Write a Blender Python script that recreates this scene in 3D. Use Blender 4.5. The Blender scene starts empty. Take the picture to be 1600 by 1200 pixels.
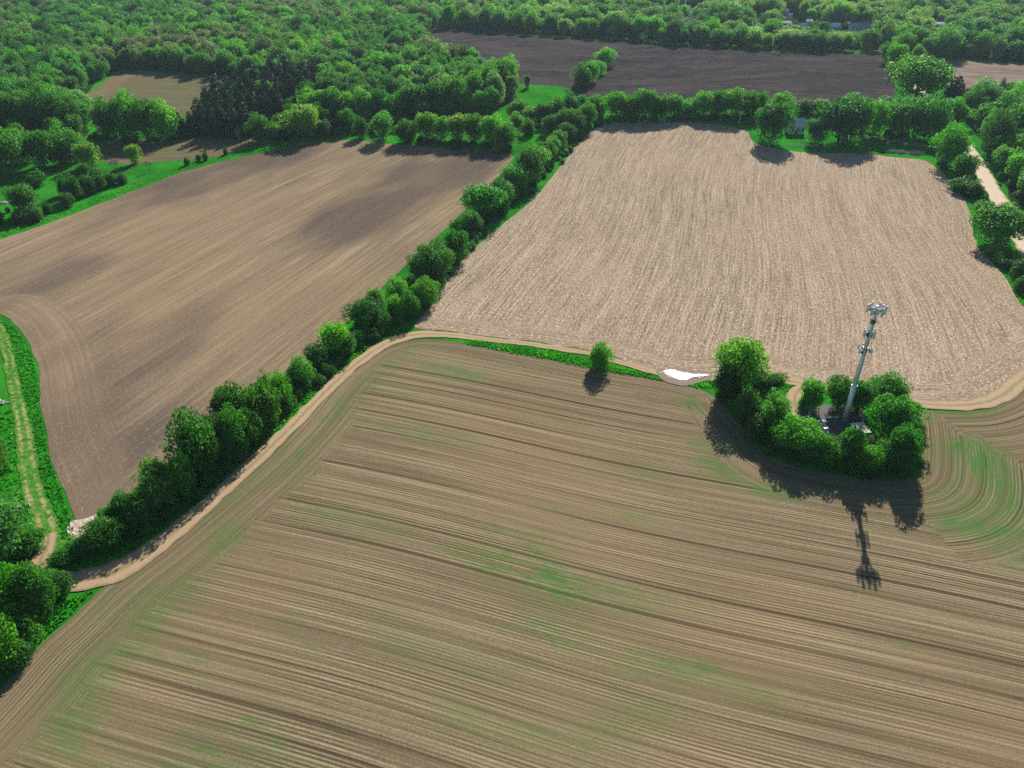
import bpy, bmesh, math, random
import numpy as np
from mathutils import Vector, Matrix
from mathutils.geometry import delaunay_2d_cdt

random.seed(7)
RNG = np.random.default_rng(7)
R = math.radians
SC = bpy.context.scene
COL = SC.collection

# ------------------------------------------------------------------ camera, sky, sun, exposure
CAM_H, PITCH, FPX = 120.0, R(33.0), 1200.0          # height (m), downward pitch, focal length for a 1600 px wide frame
cam_data = bpy.data.cameras.new("camera")
cam = bpy.data.objects.new("camera", cam_data)
COL.objects.link(cam)
cam.location = (0, 0, CAM_H)
cam.rotation_euler = (R(90) - PITCH, 0, 0)
cam_data.sensor_width = 36.0
cam_data.lens = 36.0 * FPX / 1600.0
cam_data.clip_end = 20000.0
cam_data.clip_start = 0.5
SC.camera = cam

SUN_EL, SUN_AZ = R(29.2), R(15.6)                    # azimuth measured from +Y towards +X
world = bpy.data.worlds.new("World")
SC.world = world
world.use_nodes = True
wn = world.node_tree
sky = wn.nodes.new("ShaderNodeTexSky")
sky.sky_type = 'NISHITA'
sky.sun_disc = False
sky.sun_elevation = SUN_EL
sky.sun_rotation = SUN_AZ
sky.air_density = 1.2
sky.dust_density = 0.6
sky.ozone_density = 4.0
bg = wn.nodes["Background"]
bg.inputs[1].default_value = 0.05
wn.links.new(sky.outputs[0], bg.inputs[0])

sun_data = bpy.data.lights.new("sun", 'SUN')
sun_data.energy = 4.6
sun_data.angle = R(0.5)
sun_data.color = (1.0, 0.93, 0.84)
sun = bpy.data.objects.new("sun", sun_data)
COL.objects.link(sun)
sdir = Vector((math.sin(SUN_AZ) * math.cos(SUN_EL), math.cos(SUN_AZ) * math.cos(SUN_EL), math.sin(SUN_EL)))
sun.rotation_euler = sdir.to_track_quat('Z', 'Y').to_euler()
sun.location = sdir * 300

SC.view_settings.view_transform = 'Standard'
SC.view_settings.look = 'None'
SC.view_settings.exposure = 0.8
SC.view_settings.gamma = 1.0
SC.cycles.use_denoising = False
SC.cycles.max_bounces = 6
SC.cycles.diffuse_bounces = 2
SC.cycles.transmission_bounces = 3
SC.cycles.volume_bounces = 0
SC.cycles.sample_clamp_indirect = 4.0

# ------------------------------------------------------------------ measuring helpers
def terrain(x, y):
    return (0.8 * np.sin(x / 58.0 + 0.7) * np.cos(y / 71.0 + 0.4) + 0.7 * np.sin((x * 0.8 + y) / 93.0 + 1.3)
            + 0.35 * np.sin((x - 0.6 * y) / 37.0))

def gp(u, v):
    """point of the ground that the photograph shows at pixel (u, v) of 1600 x 1200"""
    x = (u - 800.0) / FPX
    y = (v - 600.0) / FPX
    d = np.array([x, math.cos(PITCH) - y * math.sin(PITCH), -(math.sin(PITCH) + y * math.cos(PITCH))])
    z = 0.0
    for _ in range(6):
        t = (z - CAM_H) / d[2]
        z = float(terrain(d[0] * t, d[1] * t))
    return np.array([d[0] * t, d[1] * t])

def gz(p):
    return float(terrain(p[0], p[1]))

def slant(p):
    return math.sqrt(p[0] ** 2 + p[1] ** 2 + CAM_H ** 2)

def tag(o, label=None, cat=None, group=None, kind=None):
    if label: o['label'] = label
    if cat: o['category'] = cat
    if group: o['group'] = group
    if kind: o['kind'] = kind
    return o

def link(o, parent=None):
    COL.objects.link(o)
    if parent: o.parent = parent
    return o

def empty(name, loc, rz=0.0):
    o = bpy.data.objects.new(name, None)
    o.empty_display_size = 0.5
    o.location = loc
    o.rotation_euler = (0, 0, rz)
    return link(o)

def mesh_from(name, verts, faces, mat=None, smooth=False):
    me = bpy.data.meshes.new(name)
    me.from_pydata([tuple(v) for v in verts], [], [tuple(f) for f in faces])
    if mat: me.materials.append(mat)
    if smooth:
        me.polygons.foreach_set("use_smooth", [True] * len(me.polygons))
    me.update()
    return me

def quads_mesh(name, quads, mat, var=None):
    """quads: (n,4,3) array -> mesh of loose faces; var: per-face float stored as attribute 'var'"""
    n = len(quads)
    me = bpy.data.meshes.new(name)
    me.vertices.add(4 * n)
    me.vertices.foreach_set("co", quads.reshape(-1).astype(np.float32))
    me.loops.add(4 * n)
    me.loops.foreach_set("vertex_index", np.arange(4 * n, dtype=np.int32))
    me.polygons.add(n)
    me.polygons.foreach_set("loop_start", np.arange(0, 4 * n, 4, dtype=np.int32))
    me.polygons.foreach_set("loop_total", np.full(n, 4, dtype=np.int32))
    me.update(calc_edges=True)
    if var is not None:
        a = me.attributes.new("var", 'FLOAT', 'FACE')
        a.data.foreach_set("value", var.astype(np.float32))
    me.materials.append(mat)
    return me

class MB:
    """collects boxes, tubes and lathes into one mesh"""
    def __init__(self):
        self.v, self.f = [], []
    def box(self, c, s, rz=0.0):
        cx, cy, cz = c; sx, sy, sz = [q / 2 for q in s]
        b = len(self.v); ca, sa = math.cos(rz), math.sin(rz)
        for dx, dy, dz in ((-1,-1,-1),(1,-1,-1),(1,1,-1),(-1,1,-1),(-1,-1,1),(1,-1,1),(1,1,1),(-1,1,1)):
            x, y = dx * sx, dy * sy
            self.v.append((cx + ca * x - sa * y, cy + sa * x + ca * y, cz + dz * sz))
        for q in ((3,2,1,0),(4,5,6,7),(0,1,5,4),(1,2,6,5),(2,3,7,6),(3,0,4,7)):
            self.f.append(tuple(b + i for i in q))
        return self
    def tube(self, a, c, r0, r1=None, n=8, caps=True):
        r1 = r0 if r1 is None else r1
        a, c = Vector(a), Vector(c)
        d = (c - a).normalized()
        up = Vector((0, 0, 1)) if abs(d.z) < 0.95 else Vector((1, 0, 0))
        e1 = d.cross(up).normalized(); e2 = d.cross(e1)
        b = len(self.v)
        for p, r in ((a, r0), (c, r1)):
            for k in range(n):
                t = 2 * math.pi * k / n
                self.v.append(tuple(p + e1 * math.cos(t) * r + e2 * math.sin(t) * r))
        for k in range(n):
            k2 = (k + 1) % n
            self.f.append((b + k, b + k2, b + n + k2, b + n + k))
        if caps:
            self.f.append(tuple(b + k for k in range(n - 1, -1, -1)))
            self.f.append(tuple(b + n + k for k in range(n)))
        return self
    def poly(self, pts):
        b = len(self.v)
        self.v += [tuple(p) for p in pts]
        self.f.append(tuple(range(b, b + len(pts))))
        return self
    def prism(self, pts, axis_vec):
        """closed outline pts extruded along axis_vec"""
        b = len(self.v); n = len(pts)
        self.v += [tuple(p) for p in pts]
        self.v += [tuple(Vector(p) + Vector(axis_vec)) for p in pts]
        self.f.append(tuple(b + i for i in range(n - 1, -1, -1)))
        self.f.append(tuple(b + n + i for i in range(n)))
        for i in range(n):
            j = (i + 1) % n
            self.f.append((b + i, b + j, b + n + j, b + n + i))
        return self
    def build(self, name, mat, parent=None, smooth=False):
        o = bpy.data.objects.new(name, mesh_from(name, self.v, self.f, mat, smooth))
        return link(o, parent)

# ------------------------------------------------------------------ node helpers
class NT:
    def __init__(self, name):
        self.m = bpy.data.materials.new(name)
        self.m.use_nodes = True
        self.t = self.m.node_tree
        self.b = self.t.nodes["Principled BSDF"]
        self.out = self.t.nodes["Material Output"]
        self.b.inputs["Roughness"].default_value = 0.9
        self.b.inputs["Specular IOR Level"].default_value = 0.15
    def n(self, typ, **kw):
        nd = self.t.nodes.new(typ)
        for k, v in kw.items(): setattr(nd, k, v)
        return nd
    def put(self, sock, val):
        if isinstance(val, bpy.types.NodeSocket): self.t.links.new(val, sock)
        elif val is not None: sock.default_value = val
    def math(self, op, a, b=None, c=None, clamp=False):
        nd = self.n("ShaderNodeMath", operation=op, use_clamp=clamp)
        self.put(nd.inputs[0], a); self.put(nd.inputs[1], b); self.put(nd.inputs[2], c)
        return nd.outputs[0]
    def mix(self, f, a, b, blend='MIX'):
        nd = self.n("ShaderNodeMix", data_type='RGBA', blend_type=blend)
        self.put(nd.inputs[0], f)
        self.put(nd.inputs[6], (*a, 1) if isinstance(a, tuple) and len(a) == 3 else a)
        self.put(nd.inputs[7], (*b, 1) if isinstance(b, tuple) and len(b) == 3 else b)
        return nd.outputs[2]
    def mixf(self, f, a, b):
        nd = self.n("ShaderNodeMix", data_type='FLOAT')
        self.put(nd.inputs[0], f); self.put(nd.inputs[2], a); self.put(nd.inputs[3], b)
        return nd.outputs[0]
    def attr(self, name, out="Fac", typ='GEOMETRY'):
        nd = self.n("ShaderNodeAttribute", attribute_name=name, attribute_type=typ)
        return nd.outputs[out]
    def vec(self, x, y, z=0.0):
        nd = self.n("ShaderNodeCombineXYZ")
        self.put(nd.inputs[0], x); self.put(nd.inputs[1], y); self.put(nd.inputs[2], z)
        return nd.outputs[0]
    def noise(self, v, scale=1.0, detail=2.0, rough=0.5):
        nd = self.n("ShaderNodeTexNoise")
        self.put(nd.inputs["Vector"], v)
        nd.inputs["Scale"].default_value = scale
        nd.inputs["Detail"].default_value = detail
        nd.inputs["Roughness"].default_value = rough
        return nd.outputs[0]
    def rng(self, x, a, b, c=0.0, d=1.0, smooth=True):
        nd = self.n("ShaderNodeMapRange", interpolation_type='SMOOTHSTEP' if smooth else 'LINEAR')
        self.put(nd.inputs[0], x)
        for i, q in enumerate((a, b, c, d)): self.put(nd.inputs[1 + i], q)
        return nd.outputs[0]
    def pos(self):
        return self.n("ShaderNodeNewGeometry").outputs["Position"]
    def bump(self, h, strength=0.3, dist=0.1):
        nd = self.n("ShaderNodeBump")
        nd.inputs["Strength"].default_value = strength
        nd.inputs["Distance"].default_value = dist
        self.put(nd.inputs["Height"], h)
        self.t.links.new(nd.outputs[0], self.b.inputs["Normal"])
    def col(self, c):
        self.put(self.b.inputs["Base Color"], (*c, 1) if isinstance(c, tuple) and len(c) == 3 else c)
        return self

def plain(name, c, rough=0.7, metal=0.0, spec=0.3, vary=0.12, scale=1.5):
    k = NT(name)
    f = k.noise(k.pos(), scale, 4.0, 0.6)
    k.col(k.mix(f, tuple(q * (1 - vary) for q in c), tuple(min(1, q * (1 + vary)) for q in c)))
    k.b.inputs["Roughness"].default_value = rough
    k.b.inputs["Metallic"].default_value = metal
    k.b.inputs["Specular IOR Level"].default_value = spec
    return k.m

# ------------------------------------------------------------------ ground materials
def grass_material(name, dark, light, yellow):
    k = NT(name)
    p = k.pos()
    a = k.noise(p, 0.035, 4, 0.6)
    b = k.noise(p, 0.6, 4, 0.65)
    c = k.noise(p, 2.6, 2, 0.6)
    col = k.mix(k.rng(a, 0.35, 0.65), dark, light)
    col = k.mix(k.math('MULTIPLY', k.rng(b, 0.5, 0.75), 0.6), col, yellow)
    col = k.mix(k.math('MULTIPLY', k.rng(c, 0.45, 0.75), 0.55), col, tuple(q * 0.35 for q in dark))
    k.col(col)
    k.b.inputs["Specular IOR Level"].default_value = 0.0
    k.bump(b, 0.3, 0.3)
    return k.m

M_GRASS = grass_material("meadow_grass", (0.014, 0.15, 0.012), (0.03, 0.27, 0.014), (0.13, 0.26, 0.035))
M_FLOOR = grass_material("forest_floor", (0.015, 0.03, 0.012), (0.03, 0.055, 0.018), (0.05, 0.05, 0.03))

def soil_material(name, dark, mid, light, tint, tint_amt=0.35, fine=1.3, broad=0.22, speck=None, speck_amt=0.0,
                  head=None, wheel=0.0, patch=None, patch_scale=0.012, green=False, contrast=1.0, patch_amt=0.6, along_fine=0.035, row_gap=0.0, row_amp=0.05, s2_amt=0.18):
    """tilled soil: streaks run along the stored row coordinates; near the edges they follow the field boundary"""
    k = NT(name)
    p = k.pos()
    rows = k.n("ShaderNodeSeparateXYZ"); k.put(rows.inputs[0], k.attr("rows", "Vector"))
    hd = k.n("ShaderNodeSeparateXYZ"); k.put(hd.inputs[0], k.attr("headland", "Vector"))
    wob = k.math('ADD', k.math('MULTIPLY', k.math('SUBTRACT', k.noise(p, 0.05, 3, 0.6), 0.5), 8.0),
                 k.math('ADD', k.math('MULTIPLY', k.math('SUBTRACT', k.noise(k.vec(k.math('MULTIPLY', rows.outputs[0], 0.22), 0.0, 6.0), 1.0, 1), 0.5), 7.0),
                        k.math('MULTIPLY', k.math('SUBTRACT', k.noise(p, 2.6, 3, 0.8), 0.5), 16.0)))
    edge_d = k.math('SUBTRACT', k.math('ADD', hd.outputs[0], wob), hd.outputs[2])
    mask = k.math('LESS_THAN', edge_d, 0.0)
    soft = k.rng(edge_d, -4.0, 4.0, 1.0, 0.0)
    u = k.mixf(mask, rows.outputs[0], hd.outputs[0])
    w = k.mixf(mask, rows.outputs[1], hd.outputs[1])
    s1 = k.noise(k.vec(k.math('MULTIPLY', u, fine), k.math('MULTIPLY', w, along_fine)), 1.0, 3, 0.6)
    s2 = k.noise(k.vec(k.math('MULTIPLY', u, broad), k.math('MULTIPLY', w, 0.012), 7.3), 1.0, 3, 0.6)
    s3 = k.noise(p, 3.4, 4, 0.75)
    s4 = k.noise(k.vec(k.math('MULTIPLY', u, fine * 2.1), k.math('MULTIPLY', w, along_fine * 3.0), 3.3), 1.0, 2, 0.6)
    h = k.math('ADD', k.math('ADD', k.math('MULTIPLY', s1, 0.31), k.math('MULTIPLY', s4, 0.27)), k.math('ADD', k.math('MULTIPLY', s2, s2_amt), k.math('MULTIPLY', s3, 0.42 - s2_amt)))
    if row_gap:
        ph = k.math('MULTIPLY', k.math('ADD', u, k.math('MULTIPLY', s3, 0.25)), 2 * math.pi / row_gap)
        amp = k.rng(k.noise(k.vec(k.math('MULTIPLY', u, 0.12), k.math('MULTIPLY', w, 0.03), 11.0), 1.0, 2), 0.3, 0.7)
        h = k.math('ADD', h, k.math('MULTIPLY', k.math('MULTIPLY', k.math('SINE', ph), amp), row_amp))
    cc = 0.125 / contrast
    col = k.mix(k.rng(h, 0.5 - cc, 0.5, smooth=False), dark, mid)
    col = k.mix(k.rng(h, 0.5, 0.5 + cc, smooth=False), col, light)
    big = k.noise(p, 0.011, 3, 0.5)
    col = k.mix(k.math('MULTIPLY', k.rng(big, 0.42, 0.66), tint_amt), col, tint)
    if patch:
        pn = k.noise(k.vec(k.math('MULTIPLY', rows.outputs[0], patch_scale * 1.6), k.math('MULTIPLY', rows.outputs[1], patch_scale * 0.6), 3.1), 1.0, 3, 0.55)
        col = k.mix(k.math('MULTIPLY', k.rng(pn, 0.47, 0.66), patch_amt), col, patch)
    if head:
        col = k.mix(k.math('MULTIPLY', soft, 0.3), col, head)
    if wheel:
        brk = k.rng(k.noise(k.vec(k.math('MULTIPLY', u, 0.13), k.math('MULTIPLY', w, 0.008), 4.0), 1.0, 2), 0.42, 0.62)
        uj = k.math('ADD', u, k.math('MULTIPLY', s3, 0.22))
        l1 = k.rng(k.math('PINGPONG', uj, 2.29), 0.10, 0.26, 1.0, 0.0)
        l2 = k.rng(k.math('PINGPONG', k.math('ADD', uj, 0.9), 3.81), 0.12, 0.34, 1.0, 0.0)
        line = k.math('MAXIMUM', k.math('MULTIPLY', l1, 0.7), l2)
        col = k.mix(k.math('MULTIPLY', k.math('MULTIPLY', line, brk), wheel), col, tuple(q * 0.45 for q in dark))
    if speck:
        sp = k.noise(k.vec(k.math('MULTIPLY', u, 2.3), k.math('MULTIPLY', w, 0.85), 2.0), 1.0, 3, 0.75)
        col = k.mix(k.math('MULTIPLY', k.rng(sp, 0.53, 0.66), speck_amt), col, speck)
        sd = k.noise(k.vec(k.math('MULTIPLY', u, 1.9), k.math('MULTIPLY', w, 0.5), 9.0), 1.0, 2, 0.7)
        col = k.mix(k.math('MULTIPLY', k.rng(sd, 0.53, 0.66), speck_amt * 0.8), col, tuple(q * 0.8 for q in dark))
    if green:
        g = k.attr("weeds")
        gn = k.math('ADD', k.math('MULTIPLY', k.noise(k.vec(k.math('MULTIPLY', u, 1.3), k.math('MULTIPLY', w, 0.15), 5.0), 1.0, 4, 0.75), 0.6), k.math('MULTIPLY', k.noise(p, 2.2, 3, 0.8), 0.4))
        gb = k.noise(k.vec(k.math('MULTIPLY', u, 0.06), k.math('MULTIPLY', w, 0.02), 8.0), 1.0, 3, 0.6)
        gf = k.math('ADD', k.math('MULTIPLY', g, k.rng(gn, 0.38, 0.56)),
                    k.math('MULTIPLY', k.math('MULTIPLY', k.rng(gb, 0.52, 0.7), k.rng(gn, 0.44, 0.6)), 0.85), clamp=True)
        col = k.mix(gf, col, (0.06, 0.17, 0.035))
    k.col(col)
    k.b.inputs["Specular IOR Level"].default_value = 0.0
    k.bump(k.math('ADD', s1, k.math('MULTIPLY', s3, 0.5)), 0.5, 0.14)
    return k.m

M_F1 = soil_material("tilled_soil_with_sprouts", (0.082, 0.064, 0.036), (0.190, 0.150, 0.088), (0.385, 0.31, 0.192), (0.285, 0.19, 0.11),
                     wheel=0.8, green=True, head=(0.17, 0.135, 0.08), contrast=0.98, fine=1.3, broad=0.6, along_fine=0.008, row_gap=0.76, row_amp=0.08, s2_amt=0.10)
M_F2 = soil_material("stubble_with_straw", (0.155, 0.116, 0.075), (0.315, 0.242, 0.163), (0.49, 0.39, 0.28), (0.42, 0.30, 0.20),
                     speck=(0.82, 0.72, 0.59), speck_amt=0.85, head=(0.33, 0.225, 0.15), fine=1.0, broad=0.33, contrast=1.15, row_gap=1.5, row_amp=0.03)
M_F3 = soil_material("brown_tilled_soil", (0.13, 0.097, 0.063), (0.222, 0.168, 0.106), (0.40, 0.31, 0.20), (0.33, 0.232, 0.138),
                     patch=(0.085, 0.068, 0.06), head=(0.30, 0.215, 0.135), fine=0.9, broad=0.16, contrast=1.0, patch_amt=0.75, speck=(0.55, 0.45, 0.33), speck_amt=0.3, along_fine=0.012)
M_F4 = soil_material("dark_wet_soil", (0.028, 0.026, 0.028), (0.045, 0.041, 0.042), (0.090, 0.076, 0.070), (0.064, 0.055, 0.053),
                     fine=0.35, broad=0.06, contrast=1.5, patch=(0.12, 0.092, 0.088), patch_scale=0.02, patch_amt=0.35)
M_F5 = soil_material("pale_strip_soil", (0.15, 0.12, 0.09), (0.24, 0.18, 0.14), (0.30, 0.23, 0.18), (0.28, 0.2, 0.16),
                     fine=0.2, broad=0.045, contrast=1.6)
M_F6 = soil_material("olive_brown_soil", (0.10, 0.090, 0.05), (0.145, 0.125, 0.07), (0.20, 0.165, 0.10), (0.12, 0.135, 0.055),
                     fine=0.5, broad=0.1, head=(0.26, 0.19, 0.12))

def track_material(name, rut, mid, edge, centre_amt):
    k = NT(name)
    p = k.pos()
    x = k.attr("across")
    wob = k.math('MULTIPLY', k.math('SUBTRACT', k.noise(p, 0.35, 3, 0.6), 0.5), 0.5)
    ax = k.math('ABSOLUTE', k.math('ADD', x, wob))
    n = k.noise(p, 0.5, 4, 0.65)
    f = k.noise(p, 3.0, 3, 0.7)
    col = k.mix(n, tuple(q * 0.8 for q in rut), tuple(min(1, q * 1.12) for q in rut))
    col = k.mix(k.math('MULTIPLY', k.rng(f, 0.45, 0.75), 0.3), col, tuple(q * 0.6 for q in rut))
    c = k.math('MULTIPLY', k.rng(ax, 0.12, 0.3, 1.0, 0.0), k.rng(n, 0.30, 0.5))
    col = k.mix(k.math('MULTIPLY', c, centre_amt), col, mid)
    col = k.mix(k.rng(ax, 0.68, 0.98), col, edge)
    k.col(col)
    k.bump(f, 0.4, 0.1)
    return k.m

M_TRACK = track_material("dirt_track", (0.44, 0.31, 0.19), (0.22, 0.19, 0.08), (0.26, 0.21, 0.11), 0.75)
def rut_material():
    k = NT("grassy_ruts"); p = k.pos()
    wob = k.math('MULTIPLY', k.math('SUBTRACT', k.noise(p, 0.3, 3, 0.6), 0.5), 0.55)
    ax = k.math('ABSOLUTE', k.math('ADD', k.attr("across"), wob))
    n = k.noise(p, 0.9, 4, 0.7); n2 = k.noise(p, 0.12, 3, 0.6)
    rut = k.math('MULTIPLY', k.rng(k.math('ABSOLUTE', k.math('SUBTRACT', ax, 0.5)), 0.08, 0.30, 1.0, 0.0), k.rng(k.math('ADD', n, k.math('MULTIPLY', n2, 0.6)), 0.68, 1.0))
    g = k.mix(k.rng(n, 0.35, 0.65), (0.02, 0.17, 0.012), (0.13, 0.26, 0.04))
    k.col(k.mix(rut, g, k.mix(n2, (0.36, 0.28, 0.15), (0.48, 0.37, 0.21))))
    k.b.inputs["Specular IOR Level"].default_value = 0.0
    return k.m
M_RUTS = rut_material()
M_GRAVEL = track_material("gravel_road", (0.60, 0.48, 0.35), (0.54, 0.43, 0.30), (0.30, 0.27, 0.13), 0.5)

def straw_material():
    k = NT("pale_crop_residue")
    p = k.pos()
    f = k.noise(p, 1.2, 5, 0.75)
    k.col(k.mix(k.rng(f, 0.35, 0.65), (0.30, 0.22, 0.15), (0.72, 0.62, 0.52)))
    return k.m
M_STRAW = straw_material()

def water_material():
    k = NT("puddle_water")
    k.col((0.05, 0.045, 0.035))
    k.b.inputs["Roughness"].default_value = 0.46
    k.bump(k.noise(k.pos(), 2.5, 3, 0.6), 0.25, 0.06)
    k.b.inputs["Specular IOR Level"].default_value = 0.5
    k.b.inputs["IOR"].default_value = 1.33
    return k.m
M_WATER = water_material()
M_MUD = plain("wet_mud", (0.20, 0.15, 0.105), 0.8, spec=0.15, vary=0.3, scale=0.8)
M_PAD = plain("compound_gravel", (0.12, 0.11, 0.11), 0.9, vary=0.25, scale=2.0)

# ------------------------------------------------------------------ sheets of ground
def catmull(pts, step, closed=True):
    pts = [np.asarray(p, float) for p in pts]
    n = len(pts); out = []
    for i in range(n if closed else n - 1):
        p0 = pts[(i - 1) % n] if closed or i > 0 else pts[i]
        p1, p2 = pts[i], pts[(i + 1) % n]
        p3 = pts[(i + 2) % n] if closed or i + 2 < n else p2
        L = np.linalg.norm(p2 - p1)
        m = max(1, int(math.ceil(L / step)))
        d1 = max(np.linalg.norm(p1 - p0), 1e-3) ** 0.5; d2 = max(L, 1e-3) ** 0.5; d3 = max(np.linalg.norm(p3 - p2), 1e-3) ** 0.5
        t0, t1 = 0.0, d1
        t2, t3 = t1 + d2, t1 + d2 + d3
        for j in range(m):
            t = t1 + (t2 - t1) * j / m
            if np.allclose(p0, p1): A1 = p1
            else: A1 = (t1 - t) / (t1 - t0) * p0 + (t - t0) / (t1 - t0) * p1
            A2 = (t2 - t) / (t2 - t1) * p1 + (t - t1) / (t2 - t1) * p2
            if np.allclose(p2, p3): A3 = p2
            else: A3 = (t3 - t) / (t3 - t2) * p2 + (t - t2) / (t3 - t2) * p3
            B1 = (t2 - t) / (t2 - t0) * A1 + (t - t0) / (t2 - t0) * A2
            B2 = (t3 - t) / (t3 - t1) * A2 + (t - t1) / (t3 - t1) * A3
            out.append((t2 - t) / (t2 - t1) * B1 + (t - t1) / (t2 - t1) * B2)
    if not closed: out.append(pts[-1])
    return np.array(out)

def inside(poly, P):
    x, y = P[:, 0], P[:, 1]
    r = np.zeros(len(P), bool)
    n = len(poly)
    for i in range(n):
        x1, y1 = poly[i]; x2, y2 = poly[(i + 1) % n]
        c = ((y1 > y) != (y2 > y))
        xi = (x2 - x1) * (y - y1) / ((y2 - y1) if y2 != y1 else 1e-9) + x1
        r ^= c & (x < xi)
    return r

def dist_polyline(P, line):
    """distance and arc length of the closest point of a polyline"""
    best = np.full(len(P), 1e9); arc = np.zeros(len(P)); s = 0.0
    for i in range(len(line) - 1):
        a, b = line[i], line[i + 1]
        d = b - a; L = np.linalg.norm(d)
        if L < 1e-6: continue
        t = np.clip(((P - a) @ d) / (L * L), 0, 1)
        q = np.linalg.norm(P - (a + t[:, None] * d), axis=1)
        m = q < best
        best[m] = q[m]; arc[m] = (s + t * L)[m]
        s += L
    return best, arc

def noisy(line, amp, wl, seed, closed=True):
    rg = np.random.default_rng(seed)
    n = len(line)
    t = np.roll(line, -1, 0) - np.roll(line, 1, 0)
    if not closed:
        t[0] = line[1] - line[0]; t[-1] = line[-1] - line[-2]
    nn = np.stack([-t[:, 1], t[:, 0]], 1); nn /= np.maximum(np.linalg.norm(nn, axis=1), 1e-6)[:, None]
    off = np.zeros(n)
    for a, m in ((0.6, 1.0), (0.4, 3.1)):
        ctrl = rg.normal(size=max(4, int(n / max(1, wl / m))))
        off += a * np.interp(np.linspace(0, len(ctrl) - 1, n), np.arange(len(ctrl)), ctrl)
    if closed:
        f = np.minimum(1, np.minimum(np.arange(n), n - np.arange(n)) / 4.0); off *= f
    return line + nn * (off * amp)[:, None]

FIELD_POLYS = {}
def sheet(name, px, mat, z, step=4.0, edge=3.0, wobble=0.5, angle=0.0, head_px=None, head_w=None, weeds=None, warp=None, world_pts=None, smooth=True):
    base = [gp(*q) for q in px] if world_pts is None else world_pts
    poly = catmull(base, edge) if smooth else np.array(base)
    if wobble: poly = noisy(poly, wobble, 5, len(name))
    FIELD_POLYS[name] = poly
    lo, hi = poly.min(0), poly.max(0)
    gx, gy = np.meshgrid(np.arange(lo[0], hi[0], step), np.arange(lo[1], hi[1], step))
    P = np.stack([gx.ravel(), gy.ravel()], 1) + np.random.default_rng(3).uniform(-0.25, 0.25, (gx.size, 2)) * step
    P = P[inside(poly, P)]
    d, _ = dist_polyline(P, np.vstack([poly, poly[:1]]))
    P = P[d > step * 0.4]
    V = [Vector(q) for q in poly] + [Vector(q) for q in P]
    res = delaunay_2d_cdt(V, [], [list(range(len(poly)))], 1, 1e-4)
    vs = np.array([(q.x, q.y) for q in res[0]])
    zz = terrain(vs[:, 0], vs[:, 1]) + z
    faces = [f if True else f for f in res[2]]
    me = mesh_from(name, np.column_stack([vs, zz]), faces, mat, True)
    if me.polygons and me.polygons[0].normal.z < 0: me.flip_normals()
    o = link(bpy.data.objects.new(name, me))
    tag(o, kind='structure')
    ca, sa = math.cos(angle), math.sin(angle)
    along = vs[:, 0] * ca + vs[:, 1] * sa
    across = -vs[:, 0] * sa + vs[:, 1] * ca
    if warp is not None:
        across = across + warp(vs[:, 0], vs[:, 1], along, across)
    rows = np.column_stack([across, along, np.zeros(len(vs))]).astype(np.float32)
    a = me.attributes.new("rows", 'FLOAT_VECTOR', 'POINT'); a.data.foreach_set("vector", rows.ravel())
    hd = np.zeros((len(vs), 3), np.float32); hd[:, 0] = 1e3
    if head_px:
        best = np.full(len(vs), 1e9); arc = np.zeros(len(vs))
        for j, hl in enumerate(head_px):
            line = catmull([gp(*q) for q in hl], 3.0, False)
            dd, ss = dist_polyline(vs, line)
            m = dd < best; best[m] = dd[m]; arc[m] = ss[m] + 400 * j
        hd[:, 0] = best; hd[:, 1] = arc
        hd[:, 2] = head_w(vs[:, 0], vs[:, 1]) if callable(head_w) else head_w
    a = me.attributes.new("headland", 'FLOAT_VECTOR', 'POINT'); a.data.foreach_set("vector", hd.ravel())
    if weeds:
        w = np.zeros(len(vs), np.float32)
        for (u0, v0, u1, v1, rad, amt) in weeds:
            p0, p1 = gp(u0, v0), gp(u1, v1)
            dd, _ = dist_polyline(vs, np.array([p0, p1 + 1e-3]))
            w = np.maximum(w, amt * np.exp(-(dd / rad) ** 2))
        a = me.attributes.new("weeds", 'FLOAT', 'POINT'); a.data.foreach_set("value", w)
    return o

# the ground: one sheet that reaches the horizon
def ground():
    xs = np.concatenate([[-9000, -4000, -2000, -1400], np.arange(-1000, 1001, 10.0), [1400, 2000, 4000, 9000]])
    ys = np.concatenate([[-9000, -3000, -1000, -300], np.arange(-60, 1341, 10.0), [1700, 2500, 5000, 12000]])
    X, Y = np.meshgrid(xs, ys)
    Z = terrain(X, Y)
    far = (np.abs(X) > 1000) | (Y > 1340) | (Y < -60)
    Z[far] = 0
    nx, ny = len(xs), len(ys)
    idx = np.arange(nx * ny).reshape(ny, nx)
    F = np.stack([idx[:-1, :-1], idx[:-1, 1:], idx[1:, 1:], idx[1:, :-1]], -1).reshape(-1, 4)
    me = mesh_from("ground", np.column_stack([X.ravel(), Y.ravel(), Z.ravel()]), F.tolist(), M_GRASS, True)
    tag(link(bpy.data.objects.new("ground", me)), kind='structure')
ground()

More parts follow.
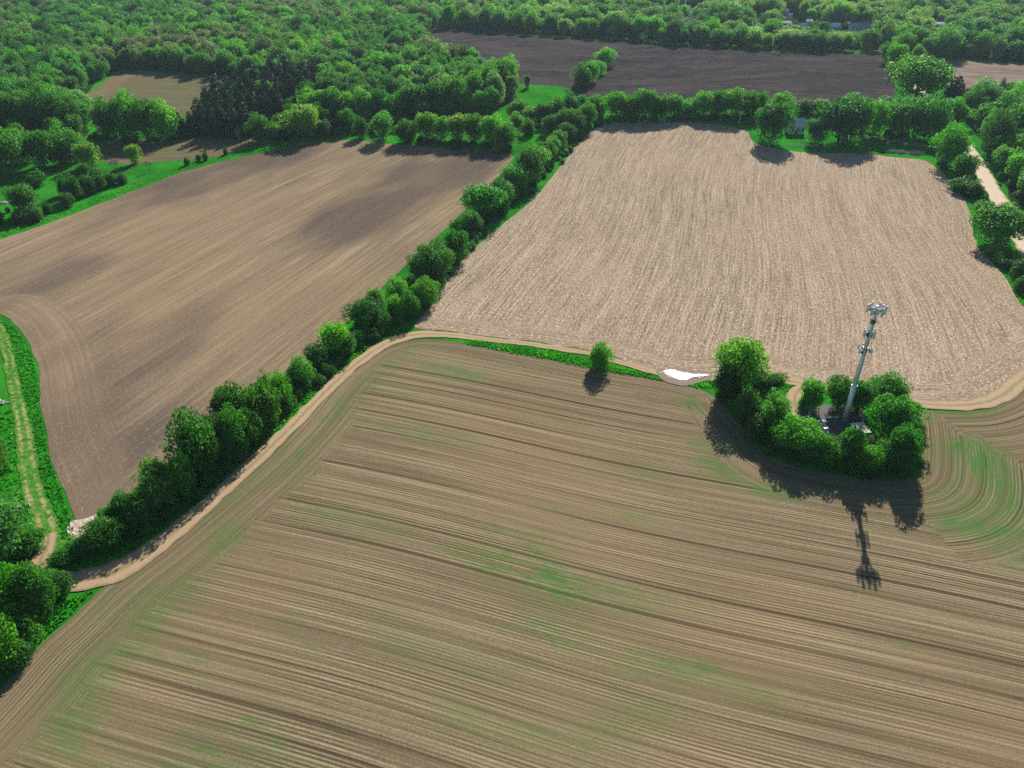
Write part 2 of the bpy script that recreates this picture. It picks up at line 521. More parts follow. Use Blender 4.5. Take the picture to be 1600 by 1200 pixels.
# foreground field
F1_EDGE_LEFT = [(-60, 1140), (0, 1078), (60, 1012), (110, 968), (150, 930), (195, 893), (245, 858), (330, 790), (420, 715), (480, 655), (522, 605), (560, 570), (602, 543), (650, 531), (700, 533), (760, 544), (800, 552), (850, 561), (917, 575), (975, 585), (1030, 594), (1075, 604), (1110, 616)]
F1_EDGE_ISLAND = [(1110, 616), (1140, 645), (1172, 680), (1205, 715), (1260, 733), (1330, 745), (1400, 750), (1432, 742), (1442, 705), (1440, 665), (1436, 643)]
F1_EDGE_TRACK = [(1436, 641), (1480, 644), (1530, 642), (1575, 626), (1600, 606), (1640, 580)]
F1_PX = F1_EDGE_LEFT + F1_EDGE_ISLAND[1:] + F1_EDGE_TRACK[1:] + [(1750, 560), (1900, 600), (2100, 900), (2300, 1500), (800, 1560), (-500, 1500), (-300, 1330)]
WEEDS = [(1535, 705, 1580, 790, 5.5, 0.95), (1480, 815, 1600, 835, 4.0, 0.9), (1545, 850, 1600, 880, 3.0, 0.6), (1505, 790, 1580, 800, 4, 0.7), (1105, 720, 1140, 745, 3.0, 0.9),
         (1185, 765, 1225, 775, 2.2, 0.9), (1075, 625, 1090, 637, 2.0, 0.9), (670, 572, 740, 588, 3.0, 0.65), (345, 850, 360, 830, 3.5, 0.75), (150, 1050, 260, 930, 5.0, 0.5),
         (110, 1150, 140, 1050, 5.0, 0.7), (200, 1010, 300, 905, 4.0, 0.5), (440, 700, 330, 800, 3.5, 0.45), (650, 540, 520, 650, 3.0, 0.4), (850, 900, 1000, 950, 4.0, 0.4), (1250, 640, 1440, 650, 3.0, 0.5),
         (1040, 1110, 900, 1160, 4.0, 0.35), (480, 800, 620, 830, 3.0, 0.4), (1560, 640, 1500, 650, 2, 0.5), (600, 1000, 800, 1060, 3, 0.3), (1000, 1030, 1200, 1090, 3, 0.4), (1080, 690, 1160, 700, 2.0, 0.6), (700, 1110, 850, 1160, 3, 0.4)]
def f1_headw(x, y):
    return np.where(x > 95, 30.0, np.interp(y, [150, 200], [13.5, 5.5]))
sheet("foreground_field", F1_PX, M_F1, 0.06, step=3.0, edge=2.0, wobble=0.25, angle=R(-16.5), head_px=[F1_EDGE_LEFT, F1_EDGE_ISLAND, F1_EDGE_TRACK], head_w=f1_headw, weeds=WEEDS,
      warp=lambda x, y, al, ac: 1.2 * np.sin(al / 45.0) + 0.5 * np.sin(al / 17.0 + ac / 60.0))

# stubble field behind the tower
F2_LEFT = [(945, 196), (902, 226), (874, 262), (832, 312), (784, 352), (727, 402), (695, 442), (666, 486), (646, 512)]
F2_BOTTOM = [(650, 514), (700, 519), (770, 527), (840, 535), (920, 548), (972, 562), (1010, 573), (1050, 581), (1110, 582), (1180, 577), (1250, 596), (1330, 606), (1420, 626), (1480, 629), (1540, 621), (1585, 596), (1640, 555)]
F2_RIGHT = [(1660, 520), (1600, 480), (1572, 434), (1528, 384), (1516, 332), (1490, 290), (1455, 256)]
F2_TOP = [(1440, 250), (1400, 246), (1340, 240), (1250, 238), (1185, 226), (1160, 203), (1100, 193), (1030, 191)]
sheet("stubble_field", F2_LEFT + F2_BOTTOM[1:] + F2_RIGHT + F2_TOP, M_F2, 0.06, step=4.0, edge=2.5, wobble=0.5, angle=R(73.5), head_px=[F2_BOTTOM, F2_RIGHT], head_w=lambda x, y: np.where(x > 120, 12.0, 9.0),
      warp=lambda x, y, al, ac: 2.5 * np.sin(al / 40.0 + x / 80.0) - 9.0 * np.clip((x - 110) / 90.0, 0, 1.3) ** 2 * np.sin((y - 230) / 75.0))

# brown field on the left
F3_TOP = [(-140, 405), (-60, 388), (0, 374), (100, 340), (200, 302), (300, 265), (400, 241), (480, 226), (550, 219), (620, 226), (720, 234), (800, 242)]
F3_RIGHT = [(796, 256), (726, 328), (664, 388), (566, 478), (495, 548), (440, 594), (350, 655), (290, 705), (232, 745), (170, 800), (128, 822)]
F3_LEFT = [(116, 800), (98, 760), (76, 700), (66, 640), (62, 590), (50, 545), (24, 506), (0, 490), (-80, 470), (-150, 450)]
sheet("brown_field", F3_TOP + F3_RIGHT + F3_LEFT, M_F3, 0.06, step=4.0, edge=2.5, wobble=0.4, angle=R(67), head_px=[F3_LEFT[:8], F3_RIGHT[4:]], head_w=lambda x, y: np.where(x < -95, 15.0, 6.0),
      warp=lambda x, y, al, ac: 3.0 * np.sin(al / 60.0 + 0.5))
sheet("crop_residue", [(112, 815), (128, 812), (150, 806), (166, 800), (160, 815), (140, 828), (118, 836), (108, 830)], M_STRAW, 0.14, step=1.5, edge=1.0, wobble=0.5)

# far fields
F4_PX = [(683, 44), (760, 50), (850, 58), (1000, 67), (1100, 75), (1200, 81), (1330, 85), (1386, 82), (1392, 110), (1397, 160), (1380, 168), (1300, 163), (1200, 158), (1050, 155), (960, 154), (900, 166), (888, 160), (905, 143), (880, 136), (805, 130), (796, 118), (780, 108), (740, 100), (690, 92)]
sheet("dark_field", F4_PX, M_F4, 0.06, step=9.0, edge=5.0, wobble=0.8, angle=R(-4), warp=lambda x, y, al, ac: 9 * np.sin(al / 48.0 + 0.6) + 5 * np.sin(al / 23.0 + ac / 40))
sheet("pale_field", [(1448, 92), (1520, 96), (1600, 102), (1720, 110), (1720, 176), (1600, 162), (1560, 150), (1490, 135), (1452, 112)], M_F5, 0.06, step=9.0, edge=5.0, wobble=0.6, angle=R(-5))
sheet("small_brown_field", [(126, 155), (150, 138), (186, 116), (230, 113), (300, 118), (362, 124), (350, 142), (330, 162), (300, 182), (250, 180), (200, 182), (150, 186), (132, 172)], M_F6, 0.06, step=7.0, edge=4.0, angle=R(-8),
      head_px=[[(126, 155), (150, 138), (186, 116), (230, 113)]], head_w=14.0)
sheet("shaded_brown_field", [(140, 230), (200, 220), (300, 216), (380, 214), (430, 212), (428, 222), (386, 230), (330, 246), (250, 252), (200, 257), (158, 252)], M_F6, 0.06, step=6.0, edge=4.0, angle=R(10))
sheet("yard", [(1268, 50), (1300, 46), (1366, 47), (1370, 54), (1340, 57), (1290, 57)], M_GRASS, 0.05, step=12.0, edge=6.0)

# tracks and roads
def ribbon(name, px, widths, mat, z, step=1.5, jit=0.25):
    n = len(px)
    pts = np.array([gp(*q) for q in px])
    P = catmull(pts, step, False)
    seg = np.linalg.norm(np.diff(pts, axis=0), axis=1)
    ctrl = np.concatenate([[0], np.cumsum(seg)])
    arc = np.concatenate([[0], np.cumsum(np.linalg.norm(np.diff(P, axis=0), axis=1))])
    W = np.interp(arc / arc[-1], ctrl / ctrl[-1], widths)
    t = np.gradient(P, axis=0); nn = np.stack([-t[:, 1], t[:, 0]], 1); nn /= np.linalg.norm(nn, axis=1)[:, None]
    rg = np.random.default_rng(n)
    K = 7
    V, A = [], []
    jl = np.interp(arc, np.arange(0, arc[-1] + 2.5, 2.5), rg.normal(size=len(np.arange(0, arc[-1] + 2.5, 2.5)))) * jit
    jr = np.interp(arc, np.arange(0, arc[-1] + 2.5, 2.5), rg.normal(size=len(np.arange(0, arc[-1] + 2.5, 2.5)))) * jit
    for i in range(len(P)):
        for q in range(K):
            c = -1 + 2 * q / (K - 1)
            w = W[i] / 2 + (jl[i] if c < 0 else jr[i]) * abs(c)
            p = P[i] + nn[i] * c * max(w, 0.3)
            V.append((p[0], p[1], gz(p) + z)); A.append(c)
    F = [(i * K + q, i * K + K + q, i * K + K + q + 1, i * K + q + 1) for i in range(len(P) - 1) for q in range(K - 1)]
    me = mesh_from(name, V, F, mat, True)
    if me.polygons[0].normal.z < 0: me.flip_normals()
    a = me.attributes.new("across", 'FLOAT', 'POINT'); a.data.foreach_set("value", A)
    FIELD_POLYS[name] = np.vstack([P + nn * (W / 2)[:, None], (P - nn * (W / 2)[:, None])[::-1]])
    return tag(link(bpy.data.objects.new(name, me)), kind='structure')

ribbon("dirt_track", [(95, 912), (140, 905), (185, 892), (230, 864), (290, 818), (345, 770), (420, 702), (470, 652), (515, 606), (552, 573), (597, 541), (640, 525), (690, 523), (760, 530.5), (840, 539.5), (920, 553), (972, 567), (1012, 579), (1060, 588), (1110, 589), (1180, 583), (1240, 597), (1290, 606), (1350, 614), (1420, 629), (1480, 634), (1530, 631), (1568, 617), (1592, 597), (1625, 574), (1700, 540)],
       [5, 6, 6.5, 5.5, 4.6, 4.4, 4.4, 4.2, 4.0, 4.2, 4.6, 4.8, 4.0, 3.0, 2.6, 2.6, 2.6, 2.8, 4, 4, 4, 4, 4, 4, 4, 4.6, 5, 5.5, 5.5, 5, 5], M_TRACK, 0.16)
ribbon("rutted_track", [(-30, 480), (0, 515), (14, 560), (22, 600), (32, 645), (40, 690), (44, 730), (55, 775), (70, 815), (77, 850), (68, 875), (45, 895), (20, 915), (-30, 950)],
       [3.2, 3.2, 3.4, 3.4, 3.6, 4.0, 4.2, 4.4, 4.8, 4.8, 5, 5, 5, 5], M_RUTS, 0.12)
ribbon("field_entrance", [(80, 862), (100, 848), (118, 836), (135, 825)], [2.5, 2.6, 3.2, 4.0], M_RUTS, 0.10)
ribbon("track_junction", [(76, 835), (74, 858), (62, 882), (80, 902), (112, 910)], [2.5, 3.6, 4.5, 5, 5.5], M_TRACK, 0.20)
ribbon("track_branch", [(66, 876), (45, 895), (18, 912), (-30, 940)], [4, 4.5, 5, 5], M_TRACK, 0.185)
ribbon("compound_spur", [(1262, 602), (1247, 611), (1241, 625), (1244, 640), (1250, 655)], [4, 4.4, 4.4, 4.2, 4], M_TRACK, 0.20)
ribbon("gravel_road", [(1398, 82), (1408, 100), (1428, 130), (1455, 168), (1488, 205), (1512, 232), (1530, 262), (1552, 300), (1578, 340), (1602, 384), (1650, 460), (1720, 560)],
       [7, 7, 7, 7, 7.2, 7.5, 7.8, 8, 8, 8, 8, 8], M_GRAVEL, 0.20, step=3.0)
ribbon("driveway", [(1500, 222), (1460, 229), (1410, 223), (1360, 214), (1320, 212)], [3, 3, 3, 3, 3], M_TRACK, 0.14, step=3)
ribbon("field_lane", [(1355, 78), (1372, 79), (1396, 84)], [5, 5, 6], M_GRAVEL, 0.14, step=4)

pud = sheet("puddle", [(1037, 580), (1050, 579.5), (1064, 581), (1078, 584.5), (1094, 586), (1105, 587), (1096, 588.5), (1082, 590), (1071, 594.5), (1061, 594), (1049, 589), (1041, 585.5)], M_WATER, 0.0, step=2.0, edge=0.5, wobble=0.3)
zs = [v.co.z for v in pud.data.vertices]
rgp = np.random.default_rng(4)
bm_ = bmesh.new(); bm_.from_mesh(pud.data)
edge_ = FIELD_POLYS["puddle"]
for k_ in range(150):                                  # added specks of water round the puddle, to soften the edge of its glare
    c_ = edge_[rgp.integers(len(edge_))] + rgp.normal(size=2) * np.array([0.55, 0.4]) * rgp.uniform(0.3, 1.6)
    r_ = 0.04 + 0.16 * rgp.random() ** 2; q_ = rgp.uniform(0, 6.28)
    bm_.faces.new([bm_.verts.new((c_[0] + r_ * 1.5 * rgp.uniform(0.6, 1.2) * math.cos(t_), c_[1] + r_ * rgp.uniform(0.6, 1.2) * math.sin(t_), zs[0])) for t_ in np.linspace(0, 6.283, 9)[:-1]])
bm_.to_mesh(pud.data); bm_.free()
rk_ = np.random.default_rng(2)
for p_ in pud.data.polygons:
    if len(p_.vertices) > 4:
        dz_ = 0.25 + 0.02 * rk_.random()
        for i_ in p_.vertices: pud.data.vertices[i_].co.z = max(zs) + dz_
for v in pud.data.vertices:
    if v.co.z < max(zs) + 0.2: v.co.z = max(zs) + 0.24
sheet("muddy_bank", [(1026, 578), (1050, 574), (1080, 578), (1112, 583), (1112, 592), (1085, 600), (1066, 603), (1044, 598), (1030, 588)], M_MUD, 0.18, step=2.0, edge=1.0, wobble=0.3)
sheet("compound_pad", [(1252, 642), (1300, 634), (1345, 640), (1352, 668), (1350, 700), (1300, 704), (1262, 692)], M_PAD, 0.22, step=3.0, edge=2.0, wobble=0.2)

# forest floors (also the areas the woods grow in)
WOODS = {
    'left': [(-230, -22), (300, -22), (690, -22), (692, 10), (678, 42), (668, 72), (690, 98), (740, 108), (780, 118), (798, 138), (800, 156), (770, 172), (700, 186), (640, 192), (590, 196), (540, 205), (480, 214), (400, 216), (395, 200), (380, 160), (362, 122), (300, 114), (230, 109), (185, 110), (150, 130), (120, 152), (60, 158), (-60, 160), (-230, 170)],
    'left_middle': [(-160, 152), (60, 160), (128, 176), (142, 200), (130, 218), (80, 224), (0, 226), (-160, 240)],
    'right': [(690, -22), (1200, -22), (1750, -22), (1800, 60), (1700, 108), (1600, 98), (1500, 92), (1440, 88), (1416, 78), (1385, 76), (1330, 80), (1200, 77), (1100, 71), (1000, 63), (850, 54), (690, 40)],
    'right_middle': [(1510, 178), (1560, 160), (1620, 172), (1720, 185), (1750, 330), (1660, 360), (1600, 330), (1560, 262), (1530, 220)],
}
WOOD_POLYS = {}
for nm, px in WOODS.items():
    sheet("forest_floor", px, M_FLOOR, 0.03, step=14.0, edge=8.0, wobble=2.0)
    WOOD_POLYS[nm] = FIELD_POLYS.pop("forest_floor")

# ------------------------------------------------------------------ trees
def leaf_material(name, c, trans=0.35, tc=None, rough=0.55, spec=0.25):
    k = NT(name)
    tint = k.attr("tint", "Color", 'INSTANCER')
    var = k.attr("var")
    col = k.mix(1.0, c + (1,), tint, 'MULTIPLY')
    col = k.mix(k.rng(var, 0.0, 1.0, smooth=False), k.mix(1.0, col, (0.72, 0.80, 0.80, 1), 'MULTIPLY'), k.mix(1.0, col, (1.35, 1.22, 1.05, 1), 'MULTIPLY'))
    k.col(col)
    k.b.inputs["Roughness"].default_value = rough
    k.b.inputs["Specular IOR Level"].default_value = spec
    tr = k.n("ShaderNodeBsdfTranslucent")
    k.put(tr.inputs[0], k.mix(1.0, col, (tc or (1.5, 1.45, 0.6)) + (1,), 'MULTIPLY'))
    ms = k.n("ShaderNodeMixShader"); ms.inputs[0].default_value = trans
    k.t.links.new(k.b.outputs[0], ms.inputs[1]); k.t.links.new(tr.outputs[0], ms.inputs[2])
    k.t.links.new(ms.outputs[0], k.out.inputs[0])
    return k.m

M_LEAF = leaf_material("broadleaf_foliage", (0.058, 0.22, 0.026), 0.46)
M_NEEDLE = leaf_material("conifer_needles", (0.04, 0.10, 0.055), 0.15)
M_BARK = plain("bark", (0.11, 0.085, 0.065), 0.9, vary=0.3, scale=4)
M_TWIG = plain("bare_twigs", (0.20, 0.16, 0.14), 0.9, vary=0.2, scale=4)
M_PALEWOOD = plain("weathered_pale_wood", (0.46, 0.44, 0.40), 0.8, vary=0.25, scale=3)

def leaves(centres, radii, n_per, size, rg, up=0.25, flat=1.0, jitter=0.7):
    Q, Vr = [], []
    for c, r in zip(centres, radii):
        n = max(6, int(n_per * (r / np.mean(radii)) ** 2))
        d = rg.normal(size=(n, 3)); d[:, 2] += up
        d /= np.linalg.norm(d, axis=1)[:, None]
        p = c + d * r * rg.uniform(0.70, 1.08, (n, 1)) * np.array([1, 1, flat])
        nn = d + rg.normal(size=(n, 3)) * jitter
        nn /= np.linalg.norm(nn, axis=1)[:, None]
        a = np.cross(nn, rg.normal(size=(n, 3))); a /= np.linalg.norm(a, axis=1)[:, None]
        b = np.cross(nn, a)
        s = size * rg.uniform(0.6, 1.3, (n, 1))
        Q.append(np.stack([p - a * s, p - b * s * 0.62, p + a * s, p + b * s * 0.62], 1))
        Vr.append(np.clip(rg.normal(0.5, 0.22, n) + rg.normal(0, 0.12), 0, 1))
    return np.concatenate(Q), np.concatenate(Vr)

def broadleaf_crown(seed, form):
    """crown of unit height and unit width, foot at z = 0"""
    rg = np.random.default_rng(seed)
    P = dict(round=(0.56, 0.43, 46, 120, 0.030, 0.20), oval=(0.55, 0.45, 44, 120, 0.029, 0.19), willow=(0.54, 0.45, 70, 62, 0.024, 0.14),
             broad=(0.58, 0.41, 54, 110, 0.028, 0.18), shrub=(0.48, 0.47, 26, 100, 0.042, 0.25), loose=(0.56, 0.44, 40, 70, 0.030, 0.17))[form]
    zc, rz, K, n_per, size, cr = P
    i = np.arange(K) + 0.5
    ph = np.arccos(1 - 1.72 * i / K); th = math.pi * (1 + 5 ** 0.5) * i + rg.uniform(0, 6)
    d = np.stack([np.cos(th) * np.sin(ph), np.sin(th) * np.sin(ph), np.cos(ph)], 1)
    d += rg.normal(size=d.shape) * 0.13
    d /= np.linalg.norm(d, axis=1)[:, None]
    k = rg.normal(size=(4, 3)) * 1.7; phs = rg.uniform(0, 6, 4)
    lob = 1 + 0.21 * np.sin(d @ k.T * 1.3 + phs).sum(1) / 1.4
    rad = rg.uniform(0.58, 0.86, K) * lob
    inner = rg.random(K) < 0.16
    rad[inner] *= 0.55
    c = d * rad[:, None] * np.array([0.47, 0.47, rz]) + np.array([0, 0, zc])
    if form in ('round', 'broad', 'loose'):
        s = np.interp(c[:, 2], [0.1, 0.45, 0.7, 1.0], [0.72, 1.0, 1.05, 0.9]); c[:, :2] *= s[:, None]
    r = cr * rg.uniform(0.55, 1.4, K)
    q, v = leaves(c, r * 0.9, n_per, size, rg, 0.3)
    # a fill of leaves deeper inside, so that the crown is not hollow
    c2 = d[::2] * 0.36 * np.array([0.5, 0.5, rz]) + np.array([0, 0, zc])
    q2, v2 = leaves(c2, np.full(len(c2), cr * 1.15), 26, size * 1.9, rg)
    # low skirt of leaves towards the ground
    m = 14
    tt = rg.uniform(0, 6.28, m)
    c3 = np.stack([np.cos(tt) * rg.uniform(0.1, 0.3, m), np.sin(tt) * rg.uniform(0.1, 0.3, m), rg.uniform(0.08, 0.26, m)], 1)
    q3, v3 = leaves(c3, np.full(m, cr * 0.75), 46, size, rg)
    q = np.concatenate([q, q2, q3]); v = np.concatenate([v, v2, v3])
    q[:, :, 2] = np.maximum(q[:, :, 2], 0.005)
    return quads_mesh("crown", q, M_LEAF, v)

def conifer_crown(seed, slim=1.0):
    rg = np.random.default_rng(seed)
    c, r = [], []
    for lv in range(13):
        z = 0.12 + 0.84 * lv / 12.0
        R0 = 0.42 * (1 - z) ** 0.75 * slim + 0.03
        m = max(2, int(9 * (1 - z) + 2))
        t0 = rg.uniform(0, 6.28)
        for q in range(m):
            t = t0 + 6.283 * q / m + rg.normal() * 0.2
            rr = R0 * rg.uniform(0.6, 1.1)
            c.append((math.cos(t) * rr, math.sin(t) * rr, z - 0.05 * rr / 0.4 + rg.normal() * 0.012)); r.append(0.085 + 0.07 * (1 - z))
    c = np.array(c)
    q, v = leaves(c, np.array(r), 85, 0.028, rg, 0.1, 0.7)
    return quads_mesh("crown", q, M_NEEDLE, v)

def branchy(seed, depth, spread, r0, up=0.2, first=0.28, mat=None, n_sides=4, min_r=0.0018, name="trunk", keep=99):
    rg = random.Random(seed)
    mb = MB()
    def grow(p, d, L, r, lv):
        q = p + d * L
        mb.tube(p, q, r, r * 0.68, n=n_sides if lv > 1 else 6, caps=lv == 0)
        if lv >= depth: return
        nb = 2 if lv > 0 and rg.random() < 0.55 else 3
        if lv == 0: nb = 4
        for b in range(nb):
            a = rg.uniform(0, 6.283)
            e = Vector((math.cos(a), math.sin(a), 0))
            nd = (d + e * spread * rg.uniform(0.55, 1.1) + Vector((0, 0, up))).normalized()
            s = p + d * L * rg.uniform(0.72, 1.0)
            grow(s if lv == 0 else q, nd, L * rg.uniform(0.62, 0.86), max(min_r, r * rg.uniform(0.5, 0.68)), lv + 1)
    grow(Vector((0, 0, -0.02)), Vector((rg.uniform(-.05, .05), rg.uniform(-.05, .05), 1)).normalized(), first, r0, 0)
    return mesh_from(name, mb.v, mb.f, mat or M_BARK)

PROTO = {}
def proto(kind, i):
    key = (kind, i)
    if key in PROTO: return PROTO[key]
    sd = 100 * (1 + ['round', 'oval', 'willow', 'broad', 'shrub', 'loose', 'conifer', 'bare'].index(kind)) + i
    if kind == 'conifer':
        crown = conifer_crown(sd, 1.0 if i % 2 == 0 else 0.8); mb = MB(); mb.tube((0, 0, -0.02), (0, 0, 0.9), 0.022, 0.005, 7); trunk = mesh_from("trunk", mb.v, mb.f, M_BARK)
    elif kind == 'bare':
        crown = branchy(sd + 1, 6, 0.62, 0.012, 0.16, 0.20, M_TWIG, 3, 0.0022, "crown"); trunk = branchy(sd + 1, 1, 0.62, 0.020, 0.16, 0.20, M_BARK)
    else:
        crown = broadleaf_crown(sd, kind)
        trunk = branchy(sd, 2 if kind != 'shrub' else 1, 0.6, 0.026 if kind != 'shrub' else 0.018, 0.25, 0.30 if kind != 'shrub' else 0.2)
    PROTO[key] = (crown, trunk)
    return PROTO[key]

NVAR = dict(round=3, oval=3, willow=2, broad=3, shrub=2, loose=2, conifer=2, bare=2)
TNAME = dict(round="broadleaf_tree", oval="broadleaf_tree", willow="willow_tree", broad="broadleaf_tree", shrub="shrub", loose="broadleaf_tree", conifer="conifer_tree", bare="bare_tree")
TCAT = dict(round="tree", oval="tree", willow="tree", broad="tree", shrub="shrub", loose="tree", conifer="tree", bare="tree")
TINTS = dict(bright=(1.05, 1.38, 0.75), mid=(0.85, 1.05, 0.9), dark=(0.55, 0.68, 0.80), pale=(1.75, 1.45, 1.9), grey=(1.05, 0.95, 1.75), yellow=(2.3, 1.7, 1.5), deep=(0.62, 0.85, 0.85), red=(2.2, 0.55, 1.6), lime=(1.5, 1.65, 0.8))
LOOK = dict(bright="bright green", mid="mid green", dark="dark green", pale="pale green", grey="grey-green", yellow="yellowish", deep="deep green", red="reddish", lime="light lime green")
TREES = []
TREE_FOOT = []
def tree(p, w, h, kind, tint, label, group=None, sink=0.15, i=None):
    n = len(TREES)
    crown, trunk = proto(kind, (n * 7 + n // 3) % NVAR[kind] if i is None else i)
    t = empty(TNAME[kind], (p[0], p[1], gz(p) - sink), random.uniform(0, 6.28))
    tag(t, label, TCAT[kind], group)
    c = TINTS[tint] if isinstance(tint, str) else tint
    jt = random.uniform(0.8, 1.22)
    c = [c[0] * jt * random.uniform(0.8, 1.35), c[1] * jt, c[2] * jt * random.uniform(0.9, 1.1)]
    for nm, me in (("crown", crown), ("trunk", trunk)):
        o = bpy.data.objects.new(nm, me)
        o.scale = (w, w, h)
        if nm == "crown": o["tint"] = c
        link(o, t)
    TREES.append(t); TREE_FOOT.append((p[0], p[1], w))
    return t

ORD = ["first", "second", "third", "fourth", "fifth", "sixth", "seventh", "eighth", "ninth", "tenth", "eleventh", "twelfth", "thirteenth", "fourteenth", "fifteenth", "sixteenth", "seventeenth", "eighteenth", "nineteenth", "twentieth"]
FORM = dict(round="round tree", oval="tall oval tree", willow="feathery tree", broad="broad tree", shrub="shrub", loose="loose-crowned tree", conifer="conifer", bare="leafless tree")
def size_px(u, v, w_px, h_px):
    p = gp(u, v)
    D = slant(p)
    dl = math.asin(CAM_H / D)
    w = w_px * D / FPX
    h = max(0.55 * w, (h_px * D / FPX - 0.42 * w * math.sin(dl)) / math.cos(dl))
    p = p * (1 + 0.30 * w / np.linalg.norm(p))         # the pixel is the lower front of the crown, the stem stands behind it
    return p, w, h

def row(entries, where, group, rev=False, lift=0.0, ws=1.0):
    """entries: (u, v of the visible foot, width px, height px, kind, tint); where: text that follows the look and the rank"""
    for k, e in enumerate(entries):
        u, v, w_px, h_px, kind, tint = e[:6]
        if lift > 0.26: u -= 7
        p, w, h = size_px(u, v - lift * h_px, w_px * ws, h_px * (1 - lift))
        r = len(entries) - 1 - k if rev else k
        lab = e[6] if len(e) > 6 else (f"{LOOK[tint]} {FORM[kind]}, {ORD[r]} {where}" if ' the ' in where else where)
        tree(p, w, h, kind, tint, lab, group)

HEDGE = "trees of the diagonal hedgerow between the brown field and the dirt track"
row([(180, 874, 62, 58, 'round', 'mid', "rounded mid green tree standing alone at the pale straw corner of the hedgerow"),
     (180, 828, 30, 34, 'shrub', 'bright'), (208, 828, 40, 56, 'oval', 'mid'), (232, 846, 46, 66, 'round', 'dark'), (258, 836, 66, 92, 'willow', 'grey'), (258, 795, 54, 78, 'loose', 'pale'),
     (298, 808, 44, 92, 'oval', 'bright'), (330, 782, 80, 124, 'round', 'deep'), (352, 745, 50, 90, 'broad', 'dark'), (380, 746, 52, 96, 'round', 'mid')],
    "from the straw corner end of the hedgerow", HEDGE, False, 0.27, 0.86)
row([(372, 702, 62, 98, 'oval', 'deep'), (402, 722, 46, 78, 'round', 'dark'), (424, 702, 56, 100, 'round', 'mid'), (426, 642, 32, 60, 'willow', 'grey'), (450, 664, 40, 76, 'oval', 'bright'), (447, 625, 28, 40, 'shrub', 'bright'),
     (478, 624, 46, 60, 'round', 'bright'), (505, 594, 44, 54, 'round', 'dark'), (534, 584, 60, 82, 'loose', 'lime'), (552, 572, 36, 54, 'willow', 'grey')],
    "down the hedgerow from the track bend", HEDGE, True, 0.27, 0.88)
row([(574, 534, 62, 66, 'round', 'deep'), (590, 514, 34, 68, 'loose', 'pale'), (600, 528, 30, 40, 'shrub', 'mid'), (622, 498, 40, 66, 'willow', 'pale'), (621, 516, 34, 54, 'oval', 'bright'), (644, 512, 34, 52, 'round', 'mid'), (640, 478, 34, 44, 'round', 'dark'),
     (665, 494, 44, 56, 'round', 'bright'), (676, 466, 66, 80, 'broad', 'deep'), (656, 452, 36, 48, 'oval', 'dark'), (682, 436, 38, 62, 'oval', 'mid'), (712, 428, 48, 68, 'oval', 'mid')],
    "up the hedgerow from the track bend", HEDGE, False, 0.25, 0.92)
row([(738, 376, 36, 46, 'willow', 'grey', "small grey-green bush at the foot of the gap in the hedgerow"), (755, 354, 66, 66, 'broad', 'bright'), (778, 340, 40, 52, 'round', 'deep'), (786, 326, 40, 40, 'round', 'mid'), (806, 312, 50, 54, 'broad', 'bright'),
     (826, 300, 46, 66, 'oval', 'deep'), (838, 275, 40, 42, 'round', 'bright'), (852, 262, 34, 38, 'round', 'mid'), (866, 250, 26, 36, 'willow', 'pale'), (872, 244, 26, 40, 'willow', 'grey'), (884, 230, 30, 36, 'oval', 'deep'), (898, 222, 30, 40, 'round', 'dark'), (914, 212, 30, 46, 'round', 'mid'), (930, 198, 32, 44, 'oval', 'bright')],
    "above the gap in the hedgerow", HEDGE, False, 0.15, 1.0)

ISL = "trees around the tower compound"
row([(1148, 622, 66, 88, 'broad', 'lime', "tallest yellow-green tree at the puddle end of the tower grove"),
     (1132, 628, 40, 50, 'round', 'dark', "dark low tree tucked under the yellow-green tree by the puddle"),
     (1186, 622, 44, 42, 'loose', 'dark', "dark sparse tree with dead twigs beside the compound spur"),
     (1208, 616, 30, 34, 'loose', 'deep', "deep green loose tree at the mouth of the compound spur"),
     (1168, 664, 42, 48, 'round', 'deep', "deep green tree left of the feathery pale tree by the tower"),
     (1202, 682, 46, 68, 'willow', 'pale', "feathery pale green tree at the left side of the tower compound"),
     (1182, 690, 36, 40, 'shrub', 'dark', "dark shrub below the feathery pale tree at the field edge"),
     (1235, 718, 64, 60, 'broad', 'bright', "broad bright green tree in front of the compound spur end"),
     (1286, 730, 42, 44, 'round', 'bright', "small bright tree in front of the white cabinet"),
     (1262, 724, 26, 36, 'loose', 'grey', "thin greyish tree between two bright trees in front of the compound"),
     (1320, 732, 42, 66, 'loose', 'mid', "airy tree standing at the foot of the tower mast"),
     (1350, 742, 40, 44, 'round', 'bright', "bright green tree in front of the pale roofed shelter"),
     (1378, 738, 38, 46, 'oval', 'mid', "mid green tree right of the shelter in the front row"),
     (1384, 690, 58, 68, 'broad', 'bright', "large bright topped tree right of the shelter"),
     (1396, 742, 46, 70, 'oval', 'deep', "tall deep green tree at the field corner of the grove"),
     (1412, 728, 28, 56, 'loose', 'mid', "slim loose tree at the right hand rim of the grove"),
     (1263, 644, 36, 48, 'round', 'bright', "first bright tree behind the compound from the spur"),
     (1305, 645, 46, 54, 'broad', 'mid', "middle tree of the three behind the tower mast"),
     (1336, 648, 42, 52, 'round', 'deep', "deep green tree right of the mast behind the compound"),
     (1383, 640, 50, 48, 'round', 'mid', "round dark centred tree next to the dirt track behind the shelter"),
     (1253, 640, 16, 18, 'shrub', 'bright', "small bright bush at the bend of the compound spur"),
     (1366, 712, 30, 30, 'shrub', 'dark', "dark shrub between the shelter and the large bright topped tree")], "", ISL)
row([(935, 580, 37, 40, 'round', 'bright', "lone round bush on the grass strip between the fields")], "", None)

